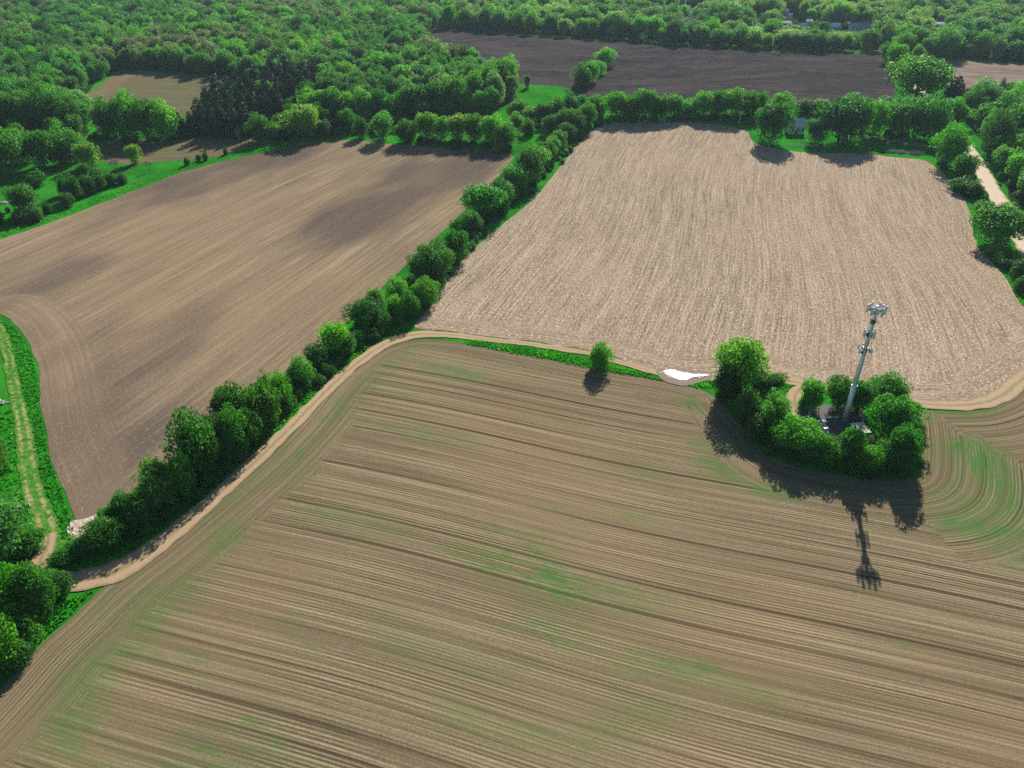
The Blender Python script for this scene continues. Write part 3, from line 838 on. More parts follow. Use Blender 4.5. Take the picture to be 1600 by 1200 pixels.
LOW = "trees at the lower left corner"
row([(76, 978, 50, 86, 'oval', 'deep', "tall deep green tree beside the track junction at the lower left"), (28, 992, 66, 88, 'round', 'bright', "bright green round tree just left of the tall deep green one"),
     (14, 1052, 50, 78, 'round', 'bright', "bright green tree nearest the bottom left edge of the tilled field"), (52, 1012, 36, 40, 'shrub', 'mid', "mid green shrub between the bright trees and the field edge"),
     (40, 1042, 30, 34, 'shrub', 'grey', "grey-green shrub at the lower end of the left corner thicket"), (98, 936, 34, 36, 'shrub', 'dark', "dark shrub on the grass wedge by the junction"),
     (-24, 1010, 70, 90, 'round', 'mid', "mid green tree cut by the left edge below the junction"),
     (18, 896, 84, 104, 'loose', 'grey', "large grey-green tree left of the track below the fallen log"), (-30, 880, 80, 110, 'round', 'dark', "dark tree at the left edge below the fallen log"),
     (44, 870, 36, 40, 'shrub', 'mid', "mid green shrub leaning over the track below the fallen log"),
     (4, 742, 36, 54, 'loose', 'grey', "grey-green tree at the left edge above the fallen log"), (132, 868, 34, 24, 'shrub', 'mid', "low green shrub on the lawn by the field entrance"), (100, 884, 30, 20, 'shrub', 'mid', "low green shrub beside the rutted track corner"),
     (80, 908, 24, 14, 'shrub', 'bright', "bright shrub in the middle of the track junction")], "", LOW)
row([(33, 922, 18, 24, 'bare', 'mid', "small leafless sapling at the track junction")], "", None)

MEAD = "trees of the meadow at the upper left"
row([(18, 277, 50, 60, 'broad', 'mid'), (72, 265, 46, 52, 'broad', 'deep'), (46, 256, 40, 42, 'round', 'mid'), (112, 257, 40, 44, 'round', 'mid'), (-22, 272, 56, 62, 'round', 'mid'), (100, 260, 26, 24, 'willow', 'grey')],
    "from the left in the leafy meadow row", MEAD)
row([(141, 264, 34, 38, 'loose', 'yellow', "yellow-green thin tree at the right end of the meadow row"), (187, 280, 34, 40, 'bare', 'mid', "largest leafless tree on the meadow with grey twigs"),
     (212, 258, 22, 30, 'loose', 'yellow', "slender yellow-leaved tree at the shaded field's edge"), (234, 271, 20, 24, 'bare', 'mid', "small leafless tree right of the yellow-leaved one"),
     (378, 233, 26, 44, 'bare', 'mid', "tall leafless tree before the dark conifers"),
     (44, 340, 42, 46, 'loose', 'deep', "loose dark tree pair on the lower meadow near the brown field")], "", MEAD)
SHR = "shrubs on the meadow by the brown field"
row([(293, 259, 13, 11, 'shrub', 'dark', "leftmost of the four dark round shrubs above the brown field"), (311, 252, 11, 10, 'shrub', 'dark', "second of the four dark round shrubs above the brown field"), (322, 251, 13, 12, 'shrub', 'dark', "third of the four dark round shrubs above the brown field"), (353, 242, 10, 9, 'shrub', 'dark', "rightmost and smallest of the four dark round shrubs above the brown field"),
     (132, 274, 26, 16, 'shrub', 'dark', "dark bush under the yellow-green thin tree"), (152, 282, 24, 16, 'shrub', 'dark', "dark bush left of the largest leafless tree"),
     (192, 288, 26, 14, 'shrub', 'dark', "dark bush at the foot of the largest leafless tree"), (60, 292, 36, 22, 'shrub', 'deep', "deep green bush below the leafy meadow row"),
     (104, 306, 26, 24, 'shrub', 'deep', "deep green bush at the upper end of the field-edge thicket"), (120, 312, 34, 30, 'shrub', 'dark', "dark bush in the middle of the field-edge thicket"), (140, 304, 30, 26, 'shrub', 'dark', "dark bush with a grey rim in the field-edge thicket"),
     (158, 298, 26, 22, 'shrub', 'deep', "deep green bush near the right end of the field-edge thicket"), (174, 292, 24, 18, 'shrub', 'dark', "dark bush at the right end of the field-edge thicket"), (108, 324, 26, 20, 'shrub', 'dark', "lowest dark bush of the field-edge thicket"),
     (40, 348, 46, 18, 'shrub', 'dark', "wide dark bush under the loose tree pair on the lower meadow"), (76, 334, 18, 14, 'shrub', 'dark', "small dark bush right of the loose tree pair"), (14, 332, 10, 8, 'shrub', 'dark', "tiny dark bush left of the loose tree pair"), (0, 352, 22, 20, 'shrub', 'dark', "dark bush at the left edge by the brown field"),
     (60, 346, 24, 16, 'shrub', 'dark', "dark bush touching the field edge below the loose tree pair")], "", SHR, False, 0.0, 0.62)

SF = "trees between the two small fields"
row([(170, 218, 34, 46, 'round', 'mid'), (192, 220, 40, 52, 'broad', 'mid'), (216, 222, 42, 56, 'round', 'bright'), (240, 222, 38, 54, 'broad', 'deep'), (264, 222, 40, 50, 'round', 'lime'), (286, 216, 24, 36, 'conifer', 'dark'), (302, 214, 20, 34, 'conifer', 'dark')],
    "from the left between the two small fields", SF)
LM = "trees left of the small brown field"
row([(8, 216, 44, 60, 'broad', 'mid'), (42, 216, 44, 58, 'broad', 'deep'), (76, 216, 44, 56, 'round', 'mid'), (106, 214, 42, 52, 'broad', 'deep'), (130, 206, 34, 40, 'round', 'bright'), (114, 172, 34, 24, 'round', 'mid'), (60, 178, 44, 40, 'round', 'mid'), (20, 182, 44, 44, 'broad', 'mid'), (90, 184, 36, 36, 'round', 'bright')],
    "from the left below the small brown field", LM)
PINES = "dark conifers behind the leafless tree"
pts = []
for k, (u, v) in enumerate([(318, 208), (334, 214), (350, 216), (368, 216), (388, 214), (330, 190), (348, 194), (366, 196), (384, 196), (402, 200), (420, 198), (438, 192), (344, 172), (362, 174), (382, 176), (402, 178), (420, 178), (440, 176), (458, 170), (474, 164), (404, 158), (424, 158), (444, 156), (462, 152), (480, 152), (494, 146), (430, 144), (450, 142)]):
    p, w, h = size_px(u, v, 33, 47)
    tree(p, w, h, 'conifer', 'dark', "dark blue-green conifer in the dense stand right of the small brown field", PINES)

MID = "trees along the top of the brown field"
row([(410, 222, 32, 36, 'round', 'deep'), (432, 220, 22, 26, 'willow', 'pale'), (447, 220, 20, 24, 'willow', 'grey'), (480, 220, 46, 52, 'broad', 'pale', "big pale rounded tree right of the dark conifers"), (505, 217, 26, 26, 'round', 'dark'), (566, 216, 20, 28, 'round', 'dark'), (600, 222, 38, 44, 'loose', 'pale'), (634, 226, 34, 34, 'round', 'dark'), (640, 224, 26, 32, 'loose', 'lime')],
    "from the left above the brown field", MID)
row([(668, 230, 38, 54, 'loose', 'yellow'), (690, 230, 30, 46, 'loose', 'lime'), (716, 232, 42, 54, 'loose', 'pale'), (742, 232, 34, 48, 'oval', 'mid'), (766, 236, 36, 54, 'loose', 'lime'), (790, 240, 34, 42, 'round', 'mid'), (782, 224, 30, 36, 'round', 'bright')],
    "from the left along the brown field's upper right", MID, False, 0.13, 1.0)
FR = "trees at the front of the wood above the brown field"
row([(498, 202, 36, 56, 'loose', 'lime'), (522, 204, 36, 58, 'oval', 'mid'), (548, 206, 34, 60, 'loose', 'lime'), (570, 200, 32, 56, 'oval', 'pale'), (592, 196, 30, 52, 'oval', 'mid'), (616, 200, 32, 50, 'loose', 'mid'), (640, 196, 34, 56, 'round', 'dark'), (664, 192, 34, 54, 'oval', 'deep'), (690, 190, 36, 58, 'round', 'dark'), (714, 188, 34, 62, 'oval', 'mid'), (740, 178, 30, 60, 'oval', 'pale'), (764, 168, 28, 60, 'oval', 'lime'), (782, 158, 26, 56, 'oval', 'mid'), (794, 148, 24, 52, 'oval', 'lime'), (604, 208, 26, 28, 'round', 'bright')],
    "from the left along the front of the wood", FR, False, 0.14, 1.2)
PK = "trees of the green pocket beside the dark field"
row([(808, 190, 30, 30, 'round', 'mid'), (830, 196, 32, 30, 'loose', 'pale'), (852, 196, 32, 32, 'round', 'dark'), (872, 192, 30, 34, 'round', 'mid'), (890, 188, 28, 34, 'round', 'deep'), (908, 182, 26, 30, 'oval', 'mid'), (806, 208, 24, 26, 'round', 'bright'), (826, 212, 20, 22, 'shrub', 'deep'), (882, 214, 34, 44, 'loose', 'grey'), (862, 210, 26, 30, 'shrub', 'mid'), (824, 138, 12, 20, 'loose', 'deep'), (935, 184, 20, 28, 'oval', 'bright')],
    "from the left in the grassy pocket", PK)
ST = "trees of the strip in the dark field"
row([(945, 104, 30, 24, 'round', 'lime', "rounded tree at the tip of the strip in the dark field"), (934, 118, 26, 22, 'loose', 'lime', "light tree in the strip just below the tip tree"), (922, 130, 28, 30, 'oval', 'bright', "bright tree in the middle of the strip in the dark field"), (910, 138, 30, 30, 'round', 'deep', "deep green tree at the lower end of the strip in the dark field"), (900, 144, 11, 12, 'shrub', 'dark', "small round bush just below the tree strip")], "", ST)
HG = "trees of the hedge between the stubble field and the dark field"
row([(962, 190, 32, 44, 'broad', 'bright'), (984, 190, 34, 36, 'round', 'mid'), (1008, 190, 38, 46, 'broad', 'bright'), (1030, 190, 32, 36, 'round', 'deep'), (1052, 188, 30, 36, 'oval', 'mid'), (1074, 186, 28, 24, 'shrub', 'bright')],
    "from the left in the far hedge", HG)
row([(1098, 188, 34, 40, 'broad', 'bright'), (1120, 188, 34, 42, 'broad', 'mid'), (1142, 188, 34, 42, 'broad', 'bright'), (1166, 188, 32, 38, 'oval', 'mid'), (1182, 184, 26, 36, 'loose', 'mid')],
    "from the farm in the far hedge", HG, True)
FARM = "trees around the white farmhouse"
row([(1203, 226, 52, 60, 'broad', 'deep', "massive deep green tree left of the white farmhouse"), (1218, 182, 32, 32, 'oval', 'lime', "lime green tree behind the massive tree left of the farmhouse"), (1256, 178, 30, 18, 'round', 'dark', "dark tree just behind the white farmhouse"), (1278, 178, 30, 22, 'loose', 'pale', "pale tree behind the farmhouse to its right"),
     (1272, 226, 36, 38, 'loose', 'deep', "shaggy deep green tree right of the farmhouse"), (1308, 228, 58, 64, 'broad', 'deep', "massive deep green tree right of the farmhouse"), (1328, 222, 40, 58, 'broad', 'mid', "mid green tree leaning on the massive right hand farm tree"), (1326, 178, 32, 24, 'round', 'bright', "bright tree behind the massive right hand farm tree")], "", FARM)
row([(1362, 214, 40, 46, 'broad', 'bright'), (1380, 186, 40, 26, 'round', 'mid'), (1396, 214, 40, 44, 'round', 'mid'), (1424, 216, 40, 50, 'loose', 'mid'), (1450, 222, 38, 48, 'round', 'deep'), (1420, 186, 32, 28, 'oval', 'bright'), (1444, 190, 30, 34, 'loose', 'mid'), (1470, 200, 40, 36, 'broad', 'mid'), (1488, 200, 32, 32, 'round', 'bright'), (1342, 190, 30, 28, 'oval', 'deep')],
    "from the farm along the belt to the road", "trees of the belt between the farm and the gravel road")
RD = "trees along the gravel road"
row([(1428, 162, 76, 62, 'broad', 'bright', "huge bright spreading tree by the gravel road at the dark field's corner"), (1396, 112, 26, 34, 'round', 'bright', "bright tree left of the road above the huge spreading tree"), (1384, 100, 22, 26, 'loose', 'mid', "mid green tree at the dark field corner by the road"), (1430, 104, 20, 26, 'oval', 'lime', "light tree right of the road above the huge spreading tree"),
     (1408, 86, 26, 26, 'round', 'bright', "bright tree where the road enters the far wood"), (1484, 172, 42, 42, 'conifer', 'dark', "dark spreading conifer between the road and the pale field"), (1500, 178, 34, 32, 'conifer', 'dark', "smaller dark conifer at the right of the spreading one"), (1528, 172, 40, 34, 'conifer', 'dark', "dark conifer at the lower edge of the pale field"), (1550, 174, 36, 30, 'conifer', 'dark', "rightmost dark conifer below the pale field"),
     (1478, 262, 42, 50, 'round', 'bright', "bright rounded tree left of the road at the stubble field's corner"), (1500, 288, 38, 42, 'loose', 'mid', "loose mid green tree overhanging the road from the left"), (1498, 302, 28, 22, 'shrub', 'deep', "deep green shrub below the loose tree at the road"), (1518, 308, 20, 20, 'shrub', 'grey', "grey-green shrub at the road edge below the overhanging tree"),
     (1552, 388, 66, 58, 'broad', 'bright', "big rounded tree on the grass verge between stubble field and road"), (1552, 402, 18, 20, 'shrub', 'pale', "pale shrub just below the big verge tree"), (1558, 412, 14, 14, 'shrub', 'pale', "smaller pale shrub below the first pale shrub on the verge"), (1574, 408, 12, 12, 'shrub', 'grey', "grey shrub right of the two pale verge shrubs"), (1578, 422, 24, 16, 'shrub', 'dark', "dark low shrub on the verge below the grey shrub"), (1596, 438, 30, 26, 'shrub', 'dark', "dark shrub at the right edge on the verge"), (1594, 456, 20, 18, 'shrub', 'mid', "lowest mid green shrub on the verge at the right edge"), (1530, 330, 14, 14, 'shrub', 'mid', "small shrub on the verge above the big verge tree")], "", RD)
RR = "trees right of the gravel road"
row([(1552, 246, 40, 50, 'round', 'dark'), (1574, 238, 40, 48, 'loose', 'dark'), (1582, 234, 50, 48, 'round', 'mid'), (1568, 272, 38, 34, 'round', 'bright'), (1590, 288, 44, 40, 'broad', 'lime'), (1606, 312, 40, 38, 'round', 'bright'), (1600, 268, 50, 44, 'round', 'mid'), (1626, 320, 56, 50, 'round', 'dark'), (1536, 204, 36, 34, 'loose', 'mid'), (1560, 206, 44, 40, 'round', 'mid'), (1594, 206, 44, 40, 'round', 'bright'), (1528, 190, 28, 26, 'round', 'bright'), (1636, 270, 60, 60, 'round', 'mid'), (1622, 344, 36, 30, 'round', 'dark')],
    "from the left beyond the gravel road", RR)
FW = "trees along the far side of the dark field"
row([(700 + 27 * k + random.uniform(-6, 6), 44 + 0.055 * 27 * k + random.uniform(-1, 1), random.uniform(20, 30), random.uniform(22, 30) if k < 17 else 15, random.choice(['broad', 'round', 'oval', 'loose']), random.choice(['pale', 'lime', 'mid', 'mid', 'grey']), "light green tree in the long row beyond the dark field") for k in range(20)], "", FW)
row([(1366 - 10, 78, 32, 28, 'loose', 'grey', "hazy grey-green tree at the lane end beyond the dark field"), (1320, 46, 14, 10, 'shrub', 'red', "reddish bush between the pale hut and the long barn"), (1376, 56, 34, 30, 'loose', 'grey', "grey-green tree at the right end of the long barn")], "", None)

# ------------------------------------------------------------------ the woods: nearest trees one by one, the rest as one mass
def scatter(poly, spacing, seed):
    rg = np.random.default_rng(seed)
    lo, hi = poly.min(0), poly.max(0)
    gx, gy = np.meshgrid(np.arange(lo[0], hi[0], spacing), np.arange(lo[1], hi[1], spacing * 0.87))
    gx[1::2] += spacing / 2
    P = np.stack([gx.ravel(), gy.ravel()], 1) + rg.uniform(-0.38, 0.38, (gx.size, 2)) * spacing
    return P[inside(poly, P)]

def px_of(P):
    dx, dy, dz = P[:, 0], P[:, 1], -CAM_H
    fw = dy * math.cos(PITCH) - dz * math.sin(PITCH)
    dn = -(dy * math.sin(PITCH) + dz * math.cos(PITCH))
    return 800 + FPX * dx / fw, 600 + FPX * dn / fw

BLOCK = [gp(*q) for q in []]
def clear_of(P):
    ok = np.ones(len(P), bool)
    for nm, pl in FIELD_POLYS.items():
        if nm in ('yard', 'gravel_road', 'field_lane', 'small_brown_field', 'dark_field', 'pale_field', 'shaded_brown_field', 'driveway'):
            lo, hi = pl.min(0), pl.max(0)
            m = (P[:, 0] > lo[0] - 12) & (P[:, 0] < hi[0] + 12) & (P[:, 1] > lo[1] - 12) & (P[:, 1] < hi[1] + 12)
            if m.any():
                q = P[m]
                d, _ = dist_polyline(q, np.vstack([pl, pl[:1]]))
                bad = inside(pl, q) | (d < (8.0 if nm == 'gravel_road' else 3.0 if nm == 'driveway' else 4.0))
                idx = np.where(m)[0]; ok[idx[bad]] = False
    return ok

HOUSE_PX = [(1346, 44, 16), (1304, 42, 10), (1255, 40, 6), (1264, 35, 6), (1228, 36, 7), (1227, 22, 5), (1234, 27, 5), (1467, 41, 6), (1079, 20, 6), (1187, 35, 6)]
W_ALL = []
foot = np.array(TREE_FOOT)
PINE_GAP = np.array([4.5 if t.get('group') == PINES else 0.0 for t in TREES])
for nm, sp in (('left', 10.2), ('left_middle', 8.2), ('right', 12.0), ('right_middle', 8.2)):
    P = scatter(WOOD_POLYS[nm], sp, 5)
    P = P[clear_of(P)]
    d = np.sqrt(((P[:, None, :] - foot[None, :, :2]) ** 2).sum(2)) - foot[None, :, 2] * 0.42 - PINE_GAP[None, :]
    P = P[d.min(1) > 2.2]
    keep = np.ones(len(P), bool)
    u, v = px_of(P)
    for hx, hy, hr in HOUSE_PX:                              # clearings round the far houses, open on the near side
        q = gp(hx, hy)
        keep &= ~((np.abs(P[:, 0] - q[0]) < hr * 0.85 + 5) & (P[:, 1] - q[1] < 8) & (P[:, 1] - q[1] > -34))
    keep &= (u > -120) & (u < 1720)
    P = P[keep]
    W_ALL += [(nm, a, b) for a, b in P]

rgw = np.random.default_rng(11)
WTINT = dict(pale=(2.35, 1.28, 3.8), lime=(1.7, 1.32, 1.9), grey=(1.65, 0.95, 3.6), mid=(1.0, 0.95, 1.8), deep=(0.62, 0.70, 1.4), bright=(1.1, 1.2, 1.2), brown=(1.95, 0.80, 4.0))
def wood_look(nm, x, y):
    n = (math.sin(x / 47.0 + 1) + math.sin(y / 39.0 + x / 80.0) + math.sin((x - y) / 23.0)) / 3 + rgw.normal() * 0.45
    if nm == 'right':
        k = 'pale' if n > 0.3 else 'lime' if n > 0.0 else 'grey' if n > -0.25 else 'mid' if n > -0.6 else 'deep'
    else:
        k = 'brown' if n > 0.62 and y > 620 else 'grey' if n > 0.55 else 'lime' if n > 0.35 else 'bright' if n > 0.15 else 'mid' if n > -0.4 else 'deep'
    return k
W_ALL.sort(key=lambda q: math.hypot(q[1], q[2]))
N_SINGLE = 46
WHERE = {'left': "leafy {t} {f} in the large wood behind the brown field", 'left_middle': "leafy {t} {f} in the wood left of the small fields",
         'right': "leafy {t} {f} in the far wood beyond the dark field", 'right_middle': "leafy {t} {f} in the wood right of the gravel road"}
single, mass = [], []
for q in W_ALL:
    u, v = px_of(np.array([[q[1], q[2]]]))
    if len(single) < N_SINGLE and -20 < u[0] < 1620 and v[0] > 60: single.append(q)
    else: mass.append(q)
for nm, x, y in single:
    k = wood_look(nm, x, y); k = 'grey' if k == 'brown' else k; f = random.choice(['round', 'broad', 'oval', 'broad'])
    w = random.uniform(8.5, 12.5)
    tree((x, y), w, w * random.uniform(1.05, 1.3), f, k, WHERE[nm].format(t=LOOK[k], f=FORM[f]), "trees of the " + nm.replace('_', ' ') + " wood")

def gn_mass(name, pts, scales, rots, picks, tints, sources):
    """one object: a cloud of points, on each an instance of one of the crowns of the trees standing in the scene"""
    me = bpy.data.meshes.new(name)
    me.from_pydata([tuple(p) for p in pts], [], [])
    n = len(pts)
    for an, typ, key, dat in (("size", 'FLOAT_VECTOR', "vector", scales), ("turn", 'FLOAT', "value", rots), ("pick", 'INT', "value", picks)):
        a = me.attributes.new(an, typ, 'POINT'); a.data.foreach_set(key, np.asarray(dat).ravel())
    a = me.attributes.new("tint", 'FLOAT_COLOR', 'POINT')
    a.data.foreach_set("color", np.column_stack([tints, np.ones(n)]).astype(np.float32).ravel())
    o = link(bpy.data.objects.new(name, me))
    ng = bpy.data.node_groups.new(name + "_nodes", 'GeometryNodeTree')
    ng.interface.new_socket("Geometry", in_out='INPUT', socket_type='NodeSocketGeometry')
    ng.interface.new_socket("Geometry", in_out='OUTPUT', socket_type='NodeSocketGeometry')
    N = ng.nodes; L = ng.links
    gi = N.new("NodeGroupInput"); go = N.new("NodeGroupOutput")
    m2p = N.new("GeometryNodeMeshToPoints"); L.new(gi.outputs[0], m2p.inputs["Mesh"])
    join = N.new("GeometryNodeJoinGeometry")
    for s in reversed(sources):
        oi = N.new("GeometryNodeObjectInfo"); oi.transform_space = 'ORIGINAL'
        oi.inputs["Object"].default_value = s; oi.inputs["As Instance"].default_value = True
        L.new(oi.outputs["Geometry"], join.inputs[0])
    iop = N.new("GeometryNodeInstanceOnPoints")
    L.new(m2p.outputs[0], iop.inputs["Points"]); L.new(join.outputs[0], iop.inputs["Instance"])
    iop.inputs["Pick Instance"].default_value = True
    def named(nm, typ):
        q = N.new("GeometryNodeInputNamedAttribute"); q.data_type = typ; q.inputs["Name"].default_value = nm
        return q.outputs[0]
    L.new(named("pick", 'INT'), iop.inputs["Instance Index"])
    L.new(named("size", 'FLOAT_VECTOR'), iop.inputs["Scale"])
    cx = N.new("ShaderNodeCombineXYZ"); L.new(named("turn", 'FLOAT'), cx.inputs[2])
    L.new(cx.outputs[0], iop.inputs["Rotation"])
    L.new(iop.outputs[0], go.inputs[0])
    md = o.modifiers.new("scatter", 'NODES'); md.node_group = ng
    return tag(o, kind='stuff')

def first_crown(key):
    me = PROTO[key][0]
    for t in TREES:
        for ch in t.children:
            if ch.data == me: return ch
SRC_KEYS = [('round', 0), ('round', 1), ('broad', 0), ('broad', 1), ('broad', 2), ('oval', 0), ('oval', 1), ('loose', 0), ('loose', 1), ('willow', 0), ('round', 2)]
SRC = [first_crown(k) for k in SRC_KEYS]
assert all(SRC)
n = len(mass)
mp = np.array([(x, y, gz((x, y)) - 0.3) for _, x, y in mass])
mw = np.array([rgw.choice([rgw.uniform(6, 10), rgw.uniform(9, 14), rgw.uniform(12, 18)]) if nm != 'right' else rgw.choice([rgw.uniform(7, 12), rgw.uniform(11, 16), rgw.uniform(15, 22)]) for nm, _, _ in mass])
mh = 0.45 * mw + rgw.uniform(5.0, 13.0, n)
def low_before_houses(x, y, h):
    for hx, hy, hr in HOUSE_PX:
        q = gp(hx, hy)
        if abs(x - q[0] * y / q[1]) < hr * 0.75 + 5 and 0 < q[1] - y < 190:
            h = min(h, 2.2 + 0.62 * (q[1] - y) * CAM_H / q[1])
    return h
mh2 = np.array([low_before_houses(x, y, h) for (_, x, y), h in zip(mass, mh)])
mw = mw * np.clip((mh2 / mh) * 1.4, 0.3, 1.0); mh = mh2
pick = rgw.choice([0, 1, 2, 3, 4, 5, 6, 7, 8, 10, 2, 3, 4], n).astype(np.int32)
tn = np.array([WTINT[wood_look(nm, x, y)] for nm, x, y in mass]) * rgw.uniform(0.85, 1.6, (n, 1)) * rgw.uniform(0.94, 1.06, (n, 3))
wood = gn_mass("far_woods", mp, np.column_stack([mw, mw, mh]).astype(np.float32), rgw.uniform(0, 6.28, n).astype(np.float32), pick, tn, SRC)
wood['label'] = "dense leafy woods filling the distance behind the fields"; wood['category'] = "woods"

# bushy undergrowth along hedges and wood edges
def along(px, width, per_m, seed, off=0.0):
    rg = np.random.default_rng(seed)
    P = catmull([gp(*q) for q in px], 1.0, False)
    n = int(len(P) * per_m)
    i = rg.integers(0, len(P), n)
    return P[i] + rg.normal(size=(n, 2)) * width * 0.5
UG = [along([(176, 848), (235, 812), (300, 770), (370, 705), (440, 640), (500, 590), (560, 540), (610, 500), (660, 470), (700, 420), (740, 362), (800, 308), (850, 262), (890, 222), (940, 188)], 4.6, 1.7, 1),
      along([(1140, 615), (1165, 650), (1200, 690), (1250, 712), (1330, 728), (1400, 728), (1420, 690), (1415, 655)], 4.0, 1.3, 2),
      along([(952, 187), (1030, 186), (1100, 187), (1180, 186)], 4.0, 1.0, 3),
      along([(640, 222), (720, 228), (790, 236)], 5.0, 1.0, 4), along([(150, 214), (230, 219), (300, 212)], 6, 0.8, 5),
      along([(20, 980), (60, 960)], 5, 1.2, 6), along([(1470, 255), (1500, 280), (1530, 310)], 5, 0.8, 7),
      along([(1340, 208), (1400, 210), (1470, 212)], 5, 0.8, 8), along([(400, 216), (480, 212), (560, 206), (640, 200), (720, 190)], 7, 0.7, 9),
      along([(800, 196), (850, 190), (900, 186)], 16, 0.8, 10), along([(5, 880), (30, 860)], 6, 1.0, 12), along([(690, 42), (900, 58), (1200, 79), (1330, 83)], 4, 0.5, 13), along([(1510, 260), (1545, 275), (1600, 310)], 6, 0.6, 15)]
up = np.concatenate(UG)
for nm in ('dirt_track', 'foreground_field', 'stubble_field', 'gravel_road', 'compound_spur'):
    pl_ = FIELD_POLYS[nm]
    up = up[~inside(pl_, up) & (dist_polyline(up, np.vstack([pl_, pl_[:1]]))[0] > (1.7 if nm == 'dirt_track' else 0.6))]
n = len(up)
uw = rgw.uniform(1.6, 4.2, n)
ut = np.array([TINTS[random.choice(['dark', 'deep', 'mid', 'mid', 'bright', 'grey'])] for _ in range(n)])
SRC2 = [first_crown(('shrub', 0)), first_crown(('shrub', 1))]
ug = gn_mass("undergrowth", np.array([(x, y, gz((x, y)) - 0.2) for x, y in up]), np.column_stack([uw, uw, uw * rgw.uniform(0.6, 1.0, n)]).astype(np.float32), rgw.uniform(0, 6.28, n).astype(np.float32),
             rgw.integers(0, 2, n).astype(np.int32), ut, SRC2)
ug['label'] = "low bushy undergrowth along the hedgerows and wood edges"; ug['category'] = "undergrowth"

# tall grass on verges, strips and the left meadow: one mass of blades
def blade_material():
    k = NT("tall_grass_blades")
    v = k.attr("var")
    c = k.mix(k.rng(v, 0, 0.75, smooth=False), (0.014, 0.17, 0.012), (0.042, 0.35, 0.02))
    c = k.mix(k.rng(v, 0.8, 1.0), c, (0.22, 0.42, 0.05))
    k.col(c)
    tr = k.n("ShaderNodeBsdfTranslucent"); k.put(tr.inputs[0], k.mix(1.0, c, (1.5, 1.4, 0.6, 1), 'MULTIPLY'))
    ms = k.n("ShaderNodeMixShader"); ms.inputs[0].default_value = 0.5
    k.t.links.new(k.b.outputs[0], ms.inputs[1]); k.t.links.new(tr.outputs[0], ms.inputs[2]); k.t.links.new(ms.outputs[0], k.out.inputs[0])
    return k.m
def area(px, per_m2, seed):
    poly = np.array([gp(*q) for q in px])
    a = 0.5 * abs(np.dot(poly[:, 0], np.roll(poly[:, 1], -1)) - np.dot(poly[:, 1], np.roll(poly[:, 0], -1)))
    lo, hi = poly.min(0), poly.max(0)
    rg = np.random.default_rng(seed)
    n = int(per_m2 * np.prod(hi - lo))
    P = rg.uniform(lo, hi, (n, 2))
    return P[inside(poly, P)]
GR = [along([(742, 536), (800, 546), (860, 555.5), (915, 567), (965, 579), (1028, 592)], 3.0, 34, 21),
      along([(1085, 600), (1112, 596), (1130, 600)], 3.5, 24, 22),
      along([(190, 862), (250, 826), (330, 766), (400, 700), (470, 634), (520, 590), (570, 546), (620, 512)], 3.0, 12, 23),
      area([(0, 500), (24, 512), (50, 550), (60, 595), (64, 645), (74, 700), (96, 765), (112, 815), (118, 842), (88, 856), (84, 830), (66, 770), (52, 720), (48, 680), (36, 620), (26, 570), (0, 540)], 2.6, 24),
      area([(0, 640), (24, 640), (36, 700), (44, 760), (62, 820), (66, 850), (40, 880), (0, 850)], 1.6, 25),
      area([(88, 872), (118, 846), (150, 834), (170, 850), (150, 880), (110, 896), (84, 890)], 3.0, 26),
      area([(60, 1000), (100, 940), (150, 920), (110, 962), (60, 1008), (0, 1070), (0, 1050)], 3.0, 27),
      along([(0, 366), (100, 333), (200, 295), (300, 259), (400, 235), (480, 220), (550, 214)], 5.0, 5, 28),
      along([(1446, 700), (1440, 660), (1430, 644)], 1.6, 14, 29), area([(1222, 586), (1250, 598), (1240, 612), (1226, 612), (1215, 600)], 3, 30),
      along([(1480, 285), (1520, 345), (1530, 380), (1575, 430), (1604, 478)], 5.0, 7, 31), along([(1560, 300), (1590, 345), (1620, 390)], 3, 3, 32),
      area([(800, 134), (880, 138), (902, 146), (890, 160), (830, 165), (800, 160)], 0.12, 33)]
gpnt = np.concatenate(GR)
gpnt = gpnt[np.random.default_rng(1).permutation(len(gpnt))]
okm = np.ones(len(gpnt), bool)
for nm in ('dirt_track', 'rutted_track', 'gravel_road', 'foreground_field', 'stubble_field', 'brown_field', 'compound_spur', 'puddle', 'muddy_bank'):
    okm &= ~inside(FIELD_POLYS[nm], gpnt)
gpnt = gpnt[okm]
n = len(gpnt)
rg = np.random.default_rng(9)
dist = np.linalg.norm(gpnt, axis=1)
Q, VV = [], []
zb = terrain(gpnt[:, 0], gpnt[:, 1])
clump = np.clip(0.5 + 0.35 * np.sin(gpnt[:, 0] / 2.3) * np.cos(gpnt[:, 1] / 3.1) + rg.normal(0, 0.2, n), 0, 1)
for b in range(3):
    th = rg.uniform(0, 6.28, n)
    hh = rg.uniform(0.2, 0.5, n) * (0.7 + 0.6 * clump)
    wd = rg.uniform(0.12, 0.22, n)
    ln = rg.uniform(0, 0.5, (n, 2))
    bx, by = np.cos(th) * wd, np.sin(th) * wd
    p0 = np.stack([gpnt[:, 0] - bx, gpnt[:, 1] - by, zb], 1); p1 = np.stack([gpnt[:, 0] + bx, gpnt[:, 1] + by, zb], 1)
    tx, ty = gpnt[:, 0] + (ln[:, 0] - 0.25), gpnt[:, 1] + (ln[:, 1] - 0.25)
    p2 = np.stack([tx + bx * 0.7, ty + by * 0.7, zb + hh], 1); p3 = np.stack([tx - bx * 0.7, ty - by * 0.7, zb + hh], 1)
    Q.append(np.stack([p0, p1, p2, p3], 1)); VV.append(np.clip(clump * 0.7 + rg.uniform(0, 0.35, n), 0, 1))
